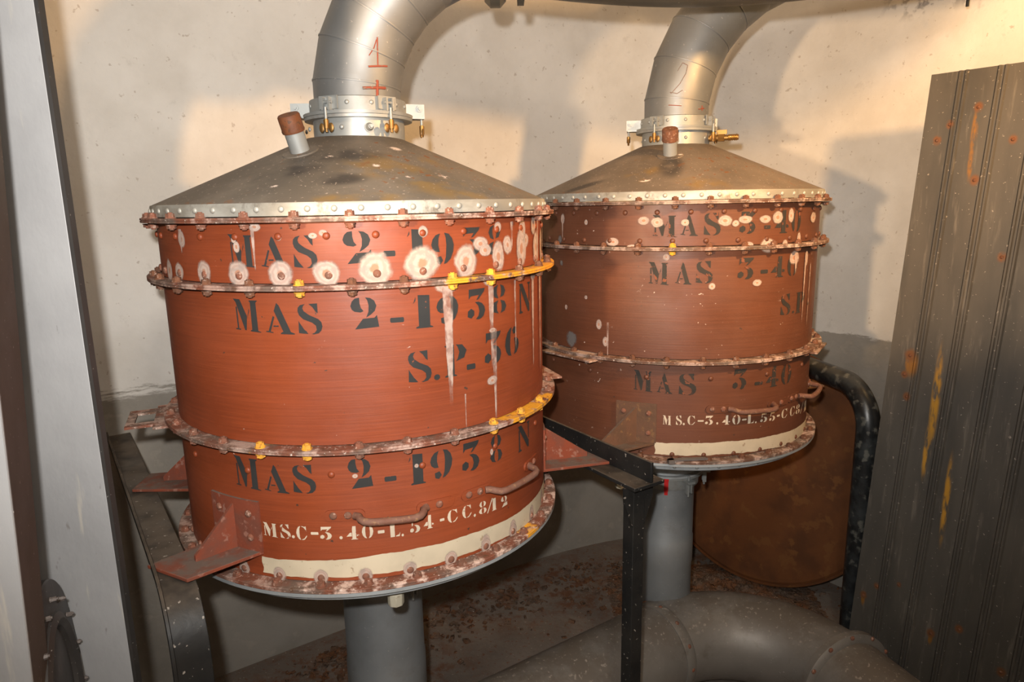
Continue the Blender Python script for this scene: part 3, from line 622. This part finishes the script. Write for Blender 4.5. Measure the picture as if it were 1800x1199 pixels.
LC, RC = (-.3875, 1.783), (.5709, 2.4094)
def th_of(c, p):
    phi = atan2(*c); v = (sin(phi), cos(phi)); r_ = (cos(phi), -sin(phi)); e = (p[0]-c[0], p[1]-c[1])
    return degrees(atan2(e[0]*r_[0]+e[1]*r_[1], -(e[0]*v[0]+e[1]*v[1])))
PL = dict(neck_dx=.014, red='red', flange='flange', cone='cone', capmat='cap', bracketmat='bracket', off=[-2.5, -2.8, -3.5, -3.0], stain=stain_L, bolt=bolt_L,
  rivets=[[(-19.2, 11.25, -.1305, 'shell', -100, 100), (-7.9, 11.4, -.055, 'red', -100, 100)], [], [(-4, 11.5, -.7725, 'shell', -100, 100), (-10.9, 23, -.540, 'red', -100, 100)]],
  tube=(-34, .215), lean=(-.0, .0, 0), fittings=[('nipple', 11, .183)],
  brackets=[(-40, 8.7, -.607, -.7215, .150, .062, -.30), (-98, 8.7, -.607, -.7215, .160, .055, 0), (84, 8.7, -.607, -.7215, .22, .062, .12), (140, 8.7, -.607, -.7215, .22, .055, 0)],
  handles=[(-12, -4.6, 11.4, 19, -.630, -.634), (24.2, 31.5, 50.5, 58, -.632, -.632)],
  drain=(at(0, .447).x+.028, -.425, -.855), text=TEXT_L,
  band=(-31.9, 100, lambda t: (-.772-.016*ss(.45, .75, t), -.734-.004*ss(.5, .75, t)+.006*ss(.1, .3, t)*(1-ss(.4, .6, t)))),
  blooms=[(0, [(-59.8, -.128, .022, .03), (-53.1, -.128, .022, .024), (-41.7, -.125, .026, .031), (-30.7, -.127, .029, .033), (-19.3, -.127, .032, .033), (-8.4, -.127, .033, .032), (3, -.121, .040, .040), (14.4, -.116, .044, .044), (26.6, -.117, .036, .042), (38, -.113, .024, .040), (49.2, -.100, .030, .05), (60.3, -.103, .028, .046), (68, -.105, .02, .05),
               (-30.4, -.074, .009, .013), (-31, -.060, .007, .008), (-19.2, -.057, .008, .007), (-11, -.054, .011, .007), (-8.6, -.049, .010, .008), (31.5, -.083, .024, .02), (33, -.097, .022, .016), (42, -.09, .02, .025), (15, -.052, .012, .014), (38, -.05, .014, .014), (-25, -.036, .016, .010), (-50, -.06, .016, .022), (50, -.06, .02, .03), (58, -.05, .02, .03), (52, -.085, .02, .02)]),
          (1, [(20.8, -.163, .034, .020), (34.4, -.163, .024, .014), (57, -.168, .02, .016), (35, -.272, .012, .006), (34.5, -.385, .02, .012)]),
          (2, [(-4+11.5*j, -.770, .019, .022) for j in range(-4, 8)]+[(-4+11.5*j, -.764, .016, .028) for j in range(3, 7)]+[(10.5, -.538, .006, .006), (33.5, -.55, .006, .01), (-5, -.545, .007, .006)])],
  drips=[(1, [(20.8, -.165, .020, .26), (34.6, -.160, .013, .20), (35.4, -.27, .012, .21), (56.5, -.160, .013, .24), (45, -.17, .006, .16), (64, -.165, .014, .26), (25, -.4, .003, .08)]),
         (0, [(-25.6, -.036, .006, .085), (62, -.035, .012, .11), (70, -.035, .014, .11), (44, -.04, .008, .06), (-50, -.04, .01, .05)])],
  lugs=[(-79, .075, .092, True), (97, .07, .045, False)])
PR = dict(neck_dx=0., red='red_old', flange='flange_old', cone='cone_old', capmat='bolt_dark', bracketmat='bracket_old', off=[0.1, 0.0, -1.0, 3.0], stain=stain_R, bolt=lambda k, th: 'bolt_yellow' if (k == 1 and -6 < th < 6) else 'bolt_dark',
  rivets=[[(0, 11.4, -.131, 'old', -100, 100), (-5.5, 11.4, -.050, 'old', -100, 100)], [], [(2, 11.5, -.7725, 'old', -100, 100), (-8, 23, -.535, 'old', -100, 100)]],
  tube=(-4, .212), lean=(0, -.02, 0), fittings=[('cock', 78, .183)],
  brackets=[(-11.5, 7.6, -.600, -.722, .23, .060, -.75), (-98, 8, -.607, -.722, .2, .055, 0), (122, 7.6, -.607, -.722, .2, .055, 0), (170, 8, -.607, -.722, .2, .055, 0)],
  handles=[(15, 23, 40.5, 49.5, -.613, -.617), (52, 59, 79, 87, -.615, -.617)],
  drain=(-.135, -.47, -.872), text=TEXT_R,
  band=(-4.2, 104, lambda t: (-.758-.022*ss(.3, .8, t), -.720-.012*ss(.35, .8, t))),
  blooms=[(0, [(-21.4, -.118, .026, .015), (-5.5, -.062, .022, .018), (-10, -.057, .02, .014), (4, -.063, .014, .012), (17.8, -.060, .026, .018), (21.5, -.068, .014, .012), (25, -.058, .026, .014), (33, -.058, .024, .014), (38.5, -.054, .024, .022), (35, -.134, .036, .026), (45.4, -.052, .016, .026), (27, -.133, .018, .016), (43, -.132, .014, .015), (51, -.122, .012, .026), (-33, -.061, .008, .01), (-14, -.131, .02, .008), (-46, -.052, .012, .02), (62, -.06, .03, .02)]),
          (1, [(-44, -.33, .008, .01), (14, -.245, .012, .012), (31, -.24, .02, .012), (49, -.175, .03, .026), (58, -.18, .012, .03), (-2, -.16, .012, .012), (-33, -.29, .008, .008), (-27, -.37, .012, .02), (-24, -.42, .012, .02)])],
  drips=[(1, [(50, -.165, .014, .06), (57, -.165, .008, .22), (62, -.2, .006, .2), (-23, -.36, .006, .11)]), (0, [(-46, -.045, .006, .08)])],
  patches=[(0, [(-48, -.117, .016, .018)]), (1, [(-40.9, -.432, .034, .036), (-47, -.19, .012, .012)])],
  lugs=[(-38, .10, .035, False), (70, .08, .02, False)])
filterL = make_filter('filter_drum', 'large red riveted filter drum in front, MAS 2-1938 stencilled in black', LC, 0, PL)
filterR = make_filter('filter_drum', 'browner red filter drum standing behind, MAS 3-40 stencilled in black', RC, .0163, PR)

# ------------------------------------------------------------------ elbow pipes above the drums
def make_elbow(label, c, dz, rad, Rax, pipe_r, strokes, marks, tabs, end_flange, run, dx=0, k=1.):
    phi = atan2(*c)
    t = thing('elbow_pipe', label, 'duct pipe', (c[0]+dx, c[1], .2125+dz), 0, 'curved grey duct pipes')
    z0 = .2125
    P = [Vector((0, 0, .0))]; k0 = .25-z0; P.append(Vector((0, 0, k0)))
    st = radians(13.5); nst = int(round(pi/2/st)); st = pi/2/nst
    ach = Rax/cos(st/2)
    for i in range(nst):
        a = st*(i+.5); P.append(Vector((Rax-ach*cos(a), 0, k0+ach*sin(a))))
    P.append(Vector((Rax+run, 0, k0+Rax)))
    mb = MB(); mb.tube(P, pipe_r, 56)
    body = obj('pipe_bend', mb, M['pipe'], t, 10)
    for i in (2, 3, 4, 5):
        a = st*(i-1.5); d = (P[i]-P[i-1]).normalized()+(P[i+1]-P[i]).normalized(); d.normalize()
        q = d.to_track_quat('Z', 'Y').to_matrix().to_4x4(); q.translation = P[i]
        mb = MB(); mb.lathe([(pipe_r-.002, -.002), (pipe_r+.0018, -.002), (pipe_r+.0022, 0), (pipe_r+.0018, .002), (pipe_r-.002, .002)], 56, mat=q)
        obj('weld_seam', mb, M['pipe'], body, 40)
    # flange plate and riveted collar band
    mb = MB(); mb.lathe([(pipe_r-.002, 0), (.133, 0), (.134, .007), (.118, .009), (.1175, .040), (pipe_r+.001, .043), (pipe_r-.002, .043)], 72)
    cl = obj('collar_band', mb, M['zinc'], t, 30)
    rz = Matrix.Rotation(-phi, 4, 'Z')
    for th in (-13, 15, -48, 50, 72, -75):
        o = link('rivet', RIV['zinc'], cl); o.matrix_local = rz @ frame(th, .1175, .026)
    for th, ear in tabs:
        f = rz @ frame(th, .118, 0)
        mb = MB()
        if ear:
            sgn = 1 if th > 0 else -1
            mb.box((0, .022, .022), (.006, .034, .052), f); mb.box((0, .004, .020), (.04, .005, .05), f)
            mb.cyl(.0085, -.007, .007, 6, f @ Matrix.Translation((0, .028, .035)) @ Matrix.Rotation(pi/2, 4, 'Y'))
            mb.cyl(.004, -.012, .012, 10, f @ Matrix.Translation((0, .028, .035)) @ Matrix.Rotation(pi/2, 4, 'Y'))
            rr = .040
        else:
            for s_ in (-1, 1): mb.box((s_*.0085, .022, .008), (.005, .030, .020), f)
            mb.cyl(.0038, -.014, .014, 10, f @ Matrix.Translation((0, .026, .012)) @ Matrix.Rotation(pi/2, 4, 'Y'))
            mb.box((0, .026, .004), (.05, .03, .004), f)
            rr = .018
        mb.cyl(.0034, -.026, .014, 10, f @ Matrix.Translation((0, 0, rr)) @ Matrix.Rotation(-pi/2, 4, 'X'))
        tg = obj('toggle_lug', mb, M['zinc'], cl, 40)
        o = link('wing_nut', WING, tg); o.matrix_local = f @ Matrix.Translation((0, -.022, rr)) @ Matrix.Rotation(-pi/2, 4, 'X')
        o['label'] = 'brass wing nut'
    if end_flange:
        q = Matrix.Translation((Rax+run, 0, k0+Rax)) @ Matrix.Rotation(pi/2, 4, 'Y')
        mb = MB(); mb.lathe([(pipe_r-.001, -.03), (pipe_r+.026, -.026), (pipe_r+.040, -.012), (pipe_r+.040, .012), (pipe_r+.026, .026), (pipe_r-.001, .03)], 64, mat=q)
        obj('end_flange', mb, M['header'], t, 40)
    # chalk strokes drawn onto the pipe
    me = body.data; bv = BVHTree.FromPolygons([v.co[:] for v in me.vertices], [p.vertices[:] for p in me.polygons])
    for pts, wdt, mt in strokes:
        D = []
        for i in range(len(pts)-1):
            nseg = 8
            for j in range(nseg+(i == len(pts)-2)):
                u = j/nseg; x = pts[i][0]*(1-u)+pts[i+1][0]*u; z = pts[i][1]*(1-u)+pts[i+1][1]*u
                o_ = rz @ Vector((x, -.5, 0)); d_ = rz @ Vector((0, 1, 0)); hit = bv.ray_cast(Vector((o_.x, o_.y, z-z0)), d_)
                if hit[0] is not None: D.append(hit[0]+hit[1]*.0004)
        mb = MB(); mb.tube(D, wdt, 8, mitre=False)
        obj('chalk_mark', mb, M[mt], body, 60)
    return t
make_elbow('grey curved pipe above the front drum, red chalk 1 and cross', LC, 0, .106, .366, .106,
  [([(.0, .3)], 0, 'chalk')][:0]+[([(.012, .271), (.065, .275)], .0034, 'chalk'), ([(.047, .291), (.045, .253)], .0034, 'chalk'), ([(.052, .383), (.050, .322)], .0016, 'chalk'), ([(.050, .378), (.043, .360), (.031, .343)], .0012, 'chalk'), ([(.028, .319), (.072, .324)], .0022, 'chalk')],
  None, [(-98, True), (95, True), (-34, False), (33, False), (150, False), (-150, False)], True, -.018, dx=.014)
make_elbow('grey curved pipe above the rear drum, faint chalk 2', RC, .0163, .106, .50, .106,
  [([(.001, .39), (.016, .414), (.032, .405), (.027, .381), (.009, .350), (-.017, .322), (-.021, .326), (.001, .320), (.018, .330)], .0011, 'chalk_faint'), ([(-.025, .286), (-.005, .284), (.016, .282)], .0012, 'chalk'), ([(.070, .272), (.088, .276)], .0018, 'chalk'), ([(.081, .284), (.082, .268)], .0016, 'chalk')],
  None, [(-84, True), (62, False), (-30, False), (100, False), (150, False), (-150, False)], False, .45)

# overhead duct continuing from the front elbow
t = thing('overhead_duct', 'dark grey duct crossing the top edge of the photo between both elbow pipes', 'duct pipe', (.03, 1.79, .612))
mb = MB(); pts = []
ctrl = [(.0, 0), (.17, .08), (.37, .135), (.54, .145), (.74, .10), (.95, .0), (1.15, -.14)]
pts = smooth_poly(ctrl, 3)
mb.tube([(x, y, 0) for x, y in pts]+[(1.22, -.195, .015), (1.29, -.25, .06), (1.34, -.29, .13), (1.37, -.315, .22), (1.38, -.32, .32), (1.38, -.32, .775)], .112, 40, mitre=False); obj('duct_run', mb, M['header'], t, 40)
mb = MB(); q = Matrix.Translation((.005, 0, 0)) @ Matrix.Rotation(pi/2, 4, 'Y'); mb.lathe([(.11, -.006), (.136, -.006), (.136, .010), (.11, .014)], 56, mat=q); obj('duct_flange', mb, M['header'], t, 30)

# ------------------------------------------------------------------ outlet pipes under the drums
def outlet(label, c, dz, r, zbot, stripes):
    z1 = -.9925+dz
    t = thing('outlet_pipe', label, 'duct pipe', (c[0], c[1], zbot), -atan2(*c), 'vertical outlet pipes under the drums')
    Ht = z1-zbot
    mb = MB(); a = .30 if not stripes else .27
    mb.lathe([(r, 0), (r, Ht-a-.11), (r+.0025, Ht-a-.10), (r+.0025, Ht-a), (r, Ht-a+.006), (r, Ht-.02), (r-.006, Ht-.02), (r-.006, 0)], 64)
    obj('pipe_run', mb, M['pipe_low'], t, 30)
    mb = MB(); mb.lathe([(r-.003, Ht-.05), (r+.014, Ht-.05), (r+.016, Ht-.010), (.136, Ht-.008), (.136, Ht), (r-.003, Ht)], 64)
    cl = obj('clamp_collar', mb, M['zinc'] if stripes else M['pipe_low'], t, 30)
    for th in (35, -80, 95):
        f = frame(th, .128, 0); mb = MB(); mb.box((0, Ht-.012, .012), (.03, .010, .04), f)
        for s_ in (-1, 1): mb.box((s_*.010, Ht-.035, .012), (.004, .045, .014), f)
        mb.cyl(.004, Ht-.07, Ht+.01, 10, frame(th, .14, 0) @ Matrix.Rotation(-pi/2, 4, 'X') @ Matrix.Translation((0, 0, 0)))
        obj('toggle_lug', mb, M['zinc'], cl, 40, bevel=.001)
    if stripes:
        mb = MB(); mb.lathe([(r+.0175, Ht-.052), (r+.0185, Ht-.010), (.1375, Ht-.008), (.1375, Ht+.001)], 4, False, -2.5, 4.5)
        mb.lathe([(r+.001, Ht-.075), (r+.001, Ht-.052)], 4, False, -2.5, 4.5)
        obj('red_stripe', mb, M['red_tape'], cl, 60, label='red painted stripe')
    return t
outlet('grey pipe running down from under the front drum', LC, 0, .112, -1.66, False)
outlet('grey pipe with a red striped clamp under the rear drum', RC, .0163, .104, -1.56, True)

# ------------------------------------------------------------------ manifold duct on the floor
FZ = -1.625; FR = .155
t = thing('floor_duct', 'large dusty grey duct bend lying on the floor in front', 'duct pipe', (.75, 2.2, -1.8))
def fp(x, y): return (x-.75, y-2.2, FZ+1.8)
elbow = []
A0, A1 = radians(-34), radians(72)                                   # headings of the two legs
Cc = (.745, 1.925); Rr = .39
for i in range(13):
    a = A0+ (A1-A0)*i/12
    elbow.append((Cc[0]+Rr*sin(a), Cc[1]+Rr*cos(a)))
d0 = (-cos(A0), sin(A0)); d0 = (-cos(radians(34)), -sin(radians(34))); d1 = (cos(A1), -sin(A1))
s0, s1 = elbow[0], elbow[-1]
mb = MB(); mb.tube([fp(*p) for p in elbow], FR, 48); obj('duct_bend', mb, M['duct'], t, 40)
mb = MB(); mb.tube([fp(s0[0]+d0[0]*1.7, s0[1]+d0[1]*1.7), fp(*s0)], [FR, FR], 48); obj('duct_run', mb, M['duct'], t, 40)
mb = MB(); mb.tube([fp(*s1), fp(s1[0]+d1[0]*1.5, s1[1]+d1[1]*1.5)], FR, 48); obj('duct_run', mb, M['duct'], t, 40)
for (p, d, big) in ((s0, d0, .008), (s1, d1, .026)):
    q = Vector((d[0], d[1], 0)).to_track_quat('Z', 'Y').to_matrix().to_4x4(); q.translation = fp(*p)
    mb = MB(); mb.lathe([(FR-.004, -.022), (FR+big*.5, -.022), (FR+big, -.012), (FR+big, .012), (FR+big*.5, .022), (FR-.004, .022)], 64, mat=q)
    fl = obj('joint_ring', mb, M['duct'], t, 40)
    for k in range(12):
        o = link('bolt', RIV['handle'], fl); o.matrix_local = q @ Matrix.Rotation(2*pi*k/12, 4, 'Z') @ Matrix.Translation((FR+big*.75, 0, .018 if big > .02 else .0)) @ Matrix.Rotation(0 if big > .02 else pi/2, 4, 'Y')
for c_ in (LC, RC): pass

# ------------------------------------------------------------------ T-bar support between the drums
ZT = -.7302
t = thing('support_frame', 'black T-bar support on a post between the two drums', 'support', (.345, 1.69, -1.8))
ax = Vector((-.5425, .84, 0)).normalized(); rx = Vector((.84, .5425, 0)).normalized()
end = Vector((.362, 1.678, 0)); o0 = Vector((.345, 1.69, 0))
Lb = 1.42
def pr(a, b): p = end-o0+ax*a+rx*b; return (p.x, p.y)
mb = MB(); mb.prism([pr(0, -.062), pr(0, .046), pr(Lb, .046), pr(Lb, -.062)], ZT-.011+1.8, ZT+1.8)
obj('bar_flange', mb, M['black'], t, 30, bevel=.002)
mb = MB(); mb.prism([pr(.0, -.0045), pr(.0, .0045), pr(Lb, .0045), pr(Lb, -.0045)], ZT+1.8, ZT+.058+1.8)
obj('bar_web', mb, M['black'], t, 30, bevel=.002)
pc = end+ax*.055-rx*.012-o0
fr = Matrix((rx, ax, Vector((0, 0, 1)))).transposed().to_4x4(); fr.translation = pc
mb = MB(); mb.prism([(-.022, -.022), (.018, -.022), (.018, -.015), (-.015, -.015), (-.015, .018), (-.022, .018)], 0, ZT+1.8-.011, fr)
obj('post', mb, M['black'], t, 30, bevel=.0015)
for s_ in (-1, 1):
    mb = MB(); zt = ZT+1.8-.011; x0 = .018 if s_ > 0 else -.022
    f2 = fr @ Matrix(((1, 0, 0, x0), (0, 0, -1, -.018), (0, 1, 0, 0), (0, 0, 0, 1)))
    mb.prism([(0, zt), (s_*.032, zt), (s_*.030, zt-.045), (0, zt-.12)], -.004, .004, f2); obj('gusset', mb, M['black'], t, 30)

# left support: flat L bar, bends down to a leg
t = thing('support_frame', 'black angle-bar support bent down into a leg, left of the front drum', 'support', (-.62, 1.15, -1.8))
o0 = Vector((-.62, 1.15, 0)); a0 = Vector((-1.315, 2.16, ZT)); a1 = Vector((-.692, 1.259, ZT))
dr = (a1-a0).normalized(); lat = Vector((0, 0, 1)).cross(dr); Rb = .13
path = [a0, a1-dr*.02]; 
for i in range(1, 11):
    a = pi/2*i/10; path.append(a1-dr*.02+dr*Rb*sin(a)+Vector((0, 0, -Rb*(1-cos(a)))))
path.append(Vector((path[-1].x, path[-1].y, -1.8)))
def sweep(off0, off1, thick_in):
    """strip of the bar between two side offsets, thickness inward"""
    mb = MB(); vs = []; n_ = len(path)
    for i, p in enumerate(path):
        tg_ = (path[min(i+1, n_-1)]-path[max(i-1, 0)]).normalized(); nr = tg_.cross(lat).normalized()
        if nr.dot(Vector((0, 0, 1))+dr*.5) < 0: nr = -nr
        for a, b in ((off0, 0), (off1, 0), (off1, -thick_in), (off0, -thick_in)): vs.append(p-o0+Vector((0, 0, 1.8))+lat*a+nr*b)
    fs = [(4*i+k, 4*i+(k+1) % 4, 4*i+4+(k+1) % 4, 4*i+4+k) for i in range(n_-1) for k in range(4)]+[(0, 1, 2, 3), (4*n_-1, 4*n_-2, 4*n_-3, 4*n_-4)]
    return mb.add(vs, fs)
obj('bar_plate', sweep(.034, -.030, .009), M['black'], t, 25, bevel=.0015)
obj('bar_web', sweep(-.030, -.037, -.014), M['black'], t, 25, bevel=.001)

# right support: round black pipe bent down
t = thing('support_frame', 'black bent pipe support on the right behind the rear drum', 'support', (1.30, 2.43, -1.8))
b0 = Vector((1.256, 2.90, ZT-.026+.045)); b1 = Vector((1.31, 2.60, ZT-.026+.045)); dr = (b1-b0).normalized(); Rb = .16
pth = [b0, b1]
for i in range(1, 13):
    a = pi/2*i/12; pth.append(b1+dr*Rb*sin(a)+Vector((0, 0, -Rb*(1-cos(a)))))
pth.append(Vector((pth[-1].x, pth[-1].y, -1.8)))
mb = MB(); mb.tube([p-Vector((1.30, 2.43, -1.8)) for p in pth], .043, 24); obj('pipe_leg', mb, M['black_pipe'], t, 50)

# ------------------------------------------------------------------ rusty disc leaning on the wall
t = thing('rusted_disc', 'big round rust-brown steel disc leaning on the wall behind the rear drum', 'steel disc', (1.15, 2.98, -1.78))
nv = Vector((-.66, -.75, .16)).normalized()
q = nv.to_track_quat('Z', 'Y').to_matrix().to_4x4(); q.translation = Vector((.0, .0, .565))
mb = MB(); mb.lathe([(0, .012), (.42, .010), (.535, .004), (.550, -.004), (.550, -.05), (.54, -.055), (.535, -.02), (0, -.008)], 96, False, mat=q)
obj('disc_face', mb, M['disc'], t, 25)
mb = MB(); mb.lathe([(.545, .004), (.556, .002), (.556, -.012), (.545, -.012)], 96, mat=q); obj('disc_edge', mb, M['disc'], t, 25)

# ------------------------------------------------------------------ ribbed metal panel on the right
t = thing('corrugated_sheet', 'tall dark grey ribbed metal panel with rust spots at the right edge', 'metal panel', (1.245, 2.30, -1.8))
wv = Vector((.64, -.77, 0)).normalized(); hv = Vector((.077*.64, -.077*.77, 2.18))+Vector((.77, .64, 0)).normalized()*.09; hv.normalize()
nv = wv.cross(hv).normalized(); hv = nv.cross(wv).normalized()
sk = .034
pm = Matrix((wv, hv, nv)).transposed().to_4x4()
W = 1.2; RIBS = [.092+.104*k for k in range(11)]
prof = [(0, 0)]
for c_ in RIBS:
    prof += [(c_-.015, 0), (c_-.011, .006), (c_-.006, .006), (c_-.003, .0005), (c_+.003, .0005), (c_+.006, .006), (c_+.011, .006), (c_+.015, 0)]
prof += [(W, 0)]
HT = 2.18; k = len(prof)
vs = [(x+sk*y, y, z) for y in (0, HT) for x, z in prof]+[(x+sk*y, y, z-.003) for y in (0, HT) for x, z in prof]
fs = [(i, i+1, k+i+1, k+i) for i in range(k-1)]+[(2*k+i, 3*k+i, 3*k+i+1, 2*k+i+1) for i in range(k-1)]
fs += [(k+i, k+i+1, 3*k+i+1, 3*k+i) for i in range(k-1)]+[(i, 2*k+i, 2*k+i+1, i+1) for i in range(k-1)]+[(0, k, 3*k, 2*k), (k-1, 3*k-1, 4*k-1, 2*k-1)]
SPOTS = [(.217, 2.065, .011), (.144, 2.02, .010), (.112, 1.974, .011), (.231, 1.845, .012), (.318, 1.961, .010), (.330, 1.611, .011), (.096, 1.20, .010), (.107, 1.268, .016), (.111, 1.125, .011), (.044, .354, .011), (.085, .408, .009), (.157, .445, .007), (.273, .315, .012), (.353, .371, .011), (.483, .283, .012), (.42, 2.0, .011), (.44, 1.3, .010)]
N = NT('ribbed_panel_steel')
c = N.mix(N.ramp(N.noise(3, 6, N.map((3, .6, 1))), .35, .68), (.083, .075, .064), (.058, .054, .048))
c = N.mix(N.ramp(N.noise(24, 5, N.map((2, .18, 1)), rough=.65), .54, .72, 0, .55), c, (.175, .155, .13))
c = N.mix(N.ramp(N.noise(95, 2), .69, .72, 0, .8), c, (.32, .28, .24))
sp = N.spots([((px_, py_, 0), (r_*1.5, r_*1.9, .1)) for px_, py_, r_ in SPOTS])
dr_ = N.spots([((.214, 1.99, 0), (.012, .09, .1)), ((.214, 1.90, 0), (.010, .07, .1)), ((.112, 1.24, 0), (.03, .06, .1)), ((.044, .34, 0), (.010, .035, .1)), ((.273, .295, 0), (.010, .03, .1))])
c = N.mix(N.mul(dr_, N.ramp(N.noise(40, 4, N.map((1, .3, 1))), .42, .56)), c, (.22, .10, .02))
c = N.mix(N.mul(sp, N.ramp(N.noise(50, 4), .25, .5)), c, (.15, .060, .022))
yl = N.spots([((.199, 1.13, 0), (.017, .22, .1)), ((.267, .80, 0), (.013, .19, .1)), ((.190, .95, 0), (.012, .12, .1))])
c = N.mix(N.mul(yl, N.ramp(N.noise(60, 4, N.map((1.3, .25, 1))), .36, .56)), c, (.42, .215, .025))
pmat = N.end(c, N.ramp(N.noise(6), .3, .7, .45, .62), .15, N.noise(8, 5), .002, .5, .4)
mb = MB(); mb.add(vs, fs)
ps = obj('ribbed_sheet', mb, pmat, t, 20); ps.matrix_local = pm
SCREW = rivet_mesh(.006, M['bolt_dark'])
for px_, py_, r_ in SPOTS[:17]:
    o = link('screw_head', SCREW, ps, (px_+sk*0, py_, .001)); o.scale = (.9, .9, .7)

# ------------------------------------------------------------------ left foreground: steel sheet, channel with round flange
t = thing('steel_sheet', 'tall grey painted steel sheet standing upright at the left edge', 'steel sheet', (-.77, 1.2, -1.8))
mb = MB(); mb.box((-.30, .006, 1.24), (.60, .010, 2.48)); obj('sheet_plate', mb, M['sheet'], t, 30, bevel=.002)
mb = MB(); mb.box((.0035, .008, 1.24), (.007, .016, 2.48)); obj('edge_strip', mb, M['ring'], t, 30)
t = thing('steel_channel', 'leaning grey steel box channel at the far left edge with a black round flange', 'steel channel', (-.80, .95, -1.8))
def cz(y, z):                       # right-hand face of the leaning channel
    return (-.663-.054*(-.228-z)/.424*1.0 if y < .95 else -.761-.084*(.061-z))
def face(z): return (-.663-.0547*(-.228-z), .85), (-.761-.0845*(.061-z), 1.05)
vs = []
for z in (-1.8, .75):
    (fx, fy), (bx, by) = face(z)
    for x, y in ((fx, fy), (bx, by), (bx-.42, by), (fx-.42, fy)): vs.append((x+.80, y-.95, z+1.8))
mb = MB(); mb.add(vs, [(0, 1, 2, 3), (7, 6, 5, 4), (0, 4, 5, 1), (1, 5, 6, 2), (2, 6, 7, 3), (3, 7, 4, 0)])
ch = obj('channel_body', mb, M['channel'], t, 20, bevel=.003)
mb = MB(); vs = []
for z in (-1.8, .75):
    (fx, fy), _ = face(z)
    for x, y in ((fx-.001, fy-.0025), (fx-.001, fy), (fx-.42, fy), (fx-.42, fy-.0025)): vs.append((x+.80, y-.95, z+1.8))
mb.add(vs, [(0, 1, 2, 3), (7, 6, 5, 4), (0, 4, 5, 1), (1, 5, 6, 2), (2, 6, 7, 3), (3, 7, 4, 0)])
obj('front_face', mb, M['sheet'], ch, 20)
nv = Vector((.88, .47, .03)).normalized()
q = nv.to_track_quat('Z', 'Y').to_matrix().to_4x4(); q.translation = Vector((-.762+.80, 1.0-.95, -.835+1.8))
mb = MB(); mb.lathe([(.150, .0), (.228, .0), (.230, -.003), (.230, -.11), (.15, -.11)], 80, mat=q); fl = obj('round_flange', mb, M['ring'], t, 25)
mb = MB(); mb.lathe([(0, -.03), (.172, -.03), (.172, .005), (.160, .010), (.150, .003), (.146, -.004), (0, -.004)], 64, False, mat=q); obj('flange_hub', mb, M['ring'], fl, 25)
mb0 = bolt_mesh('flange_bolt', M['channel'], .0045)
for k_ in range(16):
    o = link('flange_bolt', mb0, fl); o.matrix_local = q @ Matrix.Rotation(2*pi*k_/16+.1, 4, 'Z') @ Matrix.Translation((.196, 0, 0))

# ------------------------------------------------------------------ small loose things
t = thing('metal_strip', 'small dark metal strip lying across the bottom flange of the rear drum', 'strip', (.571, 2.409, -.78+.0163))
phi = atan2(*RC); rzz = Matrix.Rotation(-phi, 4, 'Z')
a = at(.5, .508, .010); b = at(14.5, .486, .010); d = (b-a).normalized(); s_ = d.cross(Vector((0, 0, 1)))
mb = MB(); mid = (a+b)/2
pts = [a-s_*.008, b-s_*.007, b+s_*.005, a+s_*.006]
mb.prism([((rzz @ p).x, (rzz @ p).y) for p in pts], .0005, .006); mb.prism([((rzz @ p).x, (rzz @ p).y) for p in (a-s_*.008, a-s_*.008+d*.018, a+s_*.012+d*.018, a+s_*.012)], -.006, .006)
obj('bent_strip', mb, M['channel'], t, 20)
t = thing('hanging_cable', 'thin dark cable end hanging at the top edge on the right', 'cable', (1.553, 2.46, .62))
mb = MB(); mb.tube([(0, 0, 0), (.001, 0, .2), (-.002, 0, .5), (0, 0, .78)], .005, 10); obj('cable_run', mb, M['black'], t, 60)

# rust crumbs and dirt heaped along the foot of the wall
mb = MB(); rnd = random.Random(11)
base = [((-.75, 2.45), .10), ((-.35, 2.75), .16), ((.0, 2.95), .20), ((.4, 3.1), .22), ((.85, 3.08), .26), ((1.1, 2.9), .22), ((1.02, 2.68), .16)]
for i in range(1500):
    (bx, by), sp_ = rnd.choice(base); x = rnd.gauss(bx, sp_); y = rnd.gauss(by, sp_*.8)
    if y > 3.2 or x < -.95 or (x < .3 and y > 3.02+.62*(x-.05)): continue
    r_ = rnd.choice((.004, .005, .006, .008, .010, .014)); ang = rnd.random()*6
    mt = Matrix.Translation((x, y, r_*.3)) @ Matrix.Rotation(ang, 4, 'Z') @ Matrix.Rotation(rnd.uniform(-.5, .5), 4, 'X')
    mb.box((0, 0, 0), (r_*2, r_*rnd.uniform(.8, 2.2), r_*rnd.uniform(.4, 1.1)), mt)
o = obj('rust_crumbs', mb, M['debris'], None, 20); tag(o, 'rust flakes and crumbs scattered on the floor along the wall', 'rust flakes'); o['kind'] = 'stuff'
mb = MB(); nx, ny = 110, 60; vs = []
for j in range(ny+1):
    for i in range(nx+1):
        u = i/nx*2-1; v = j/ny*2-1; x = .90+.50*u; y = 2.84+.30*v+.02*u
        h_ = max(0, 1-u*u)**1.2*max(0, 1-v*v)**1.1*.030
        h_ *= 1+.3*rnd.uniform(-1, 1)+.25*sin(23*u)*sin(19*v)
        vs.append((x, y, max(h_, 0)-.002))
mb.add(vs, [(j*(nx+1)+i, j*(nx+1)+i+1, (j+1)*(nx+1)+i+1, (j+1)*(nx+1)+i) for j in range(ny) for i in range(nx)])
o = obj('dirt_heap', mb, M['debris'], None, 60); tag(o, 'low heap of rusty dirt at the foot of the rusted disc', 'dirt heap'); o['kind'] = 'stuff'
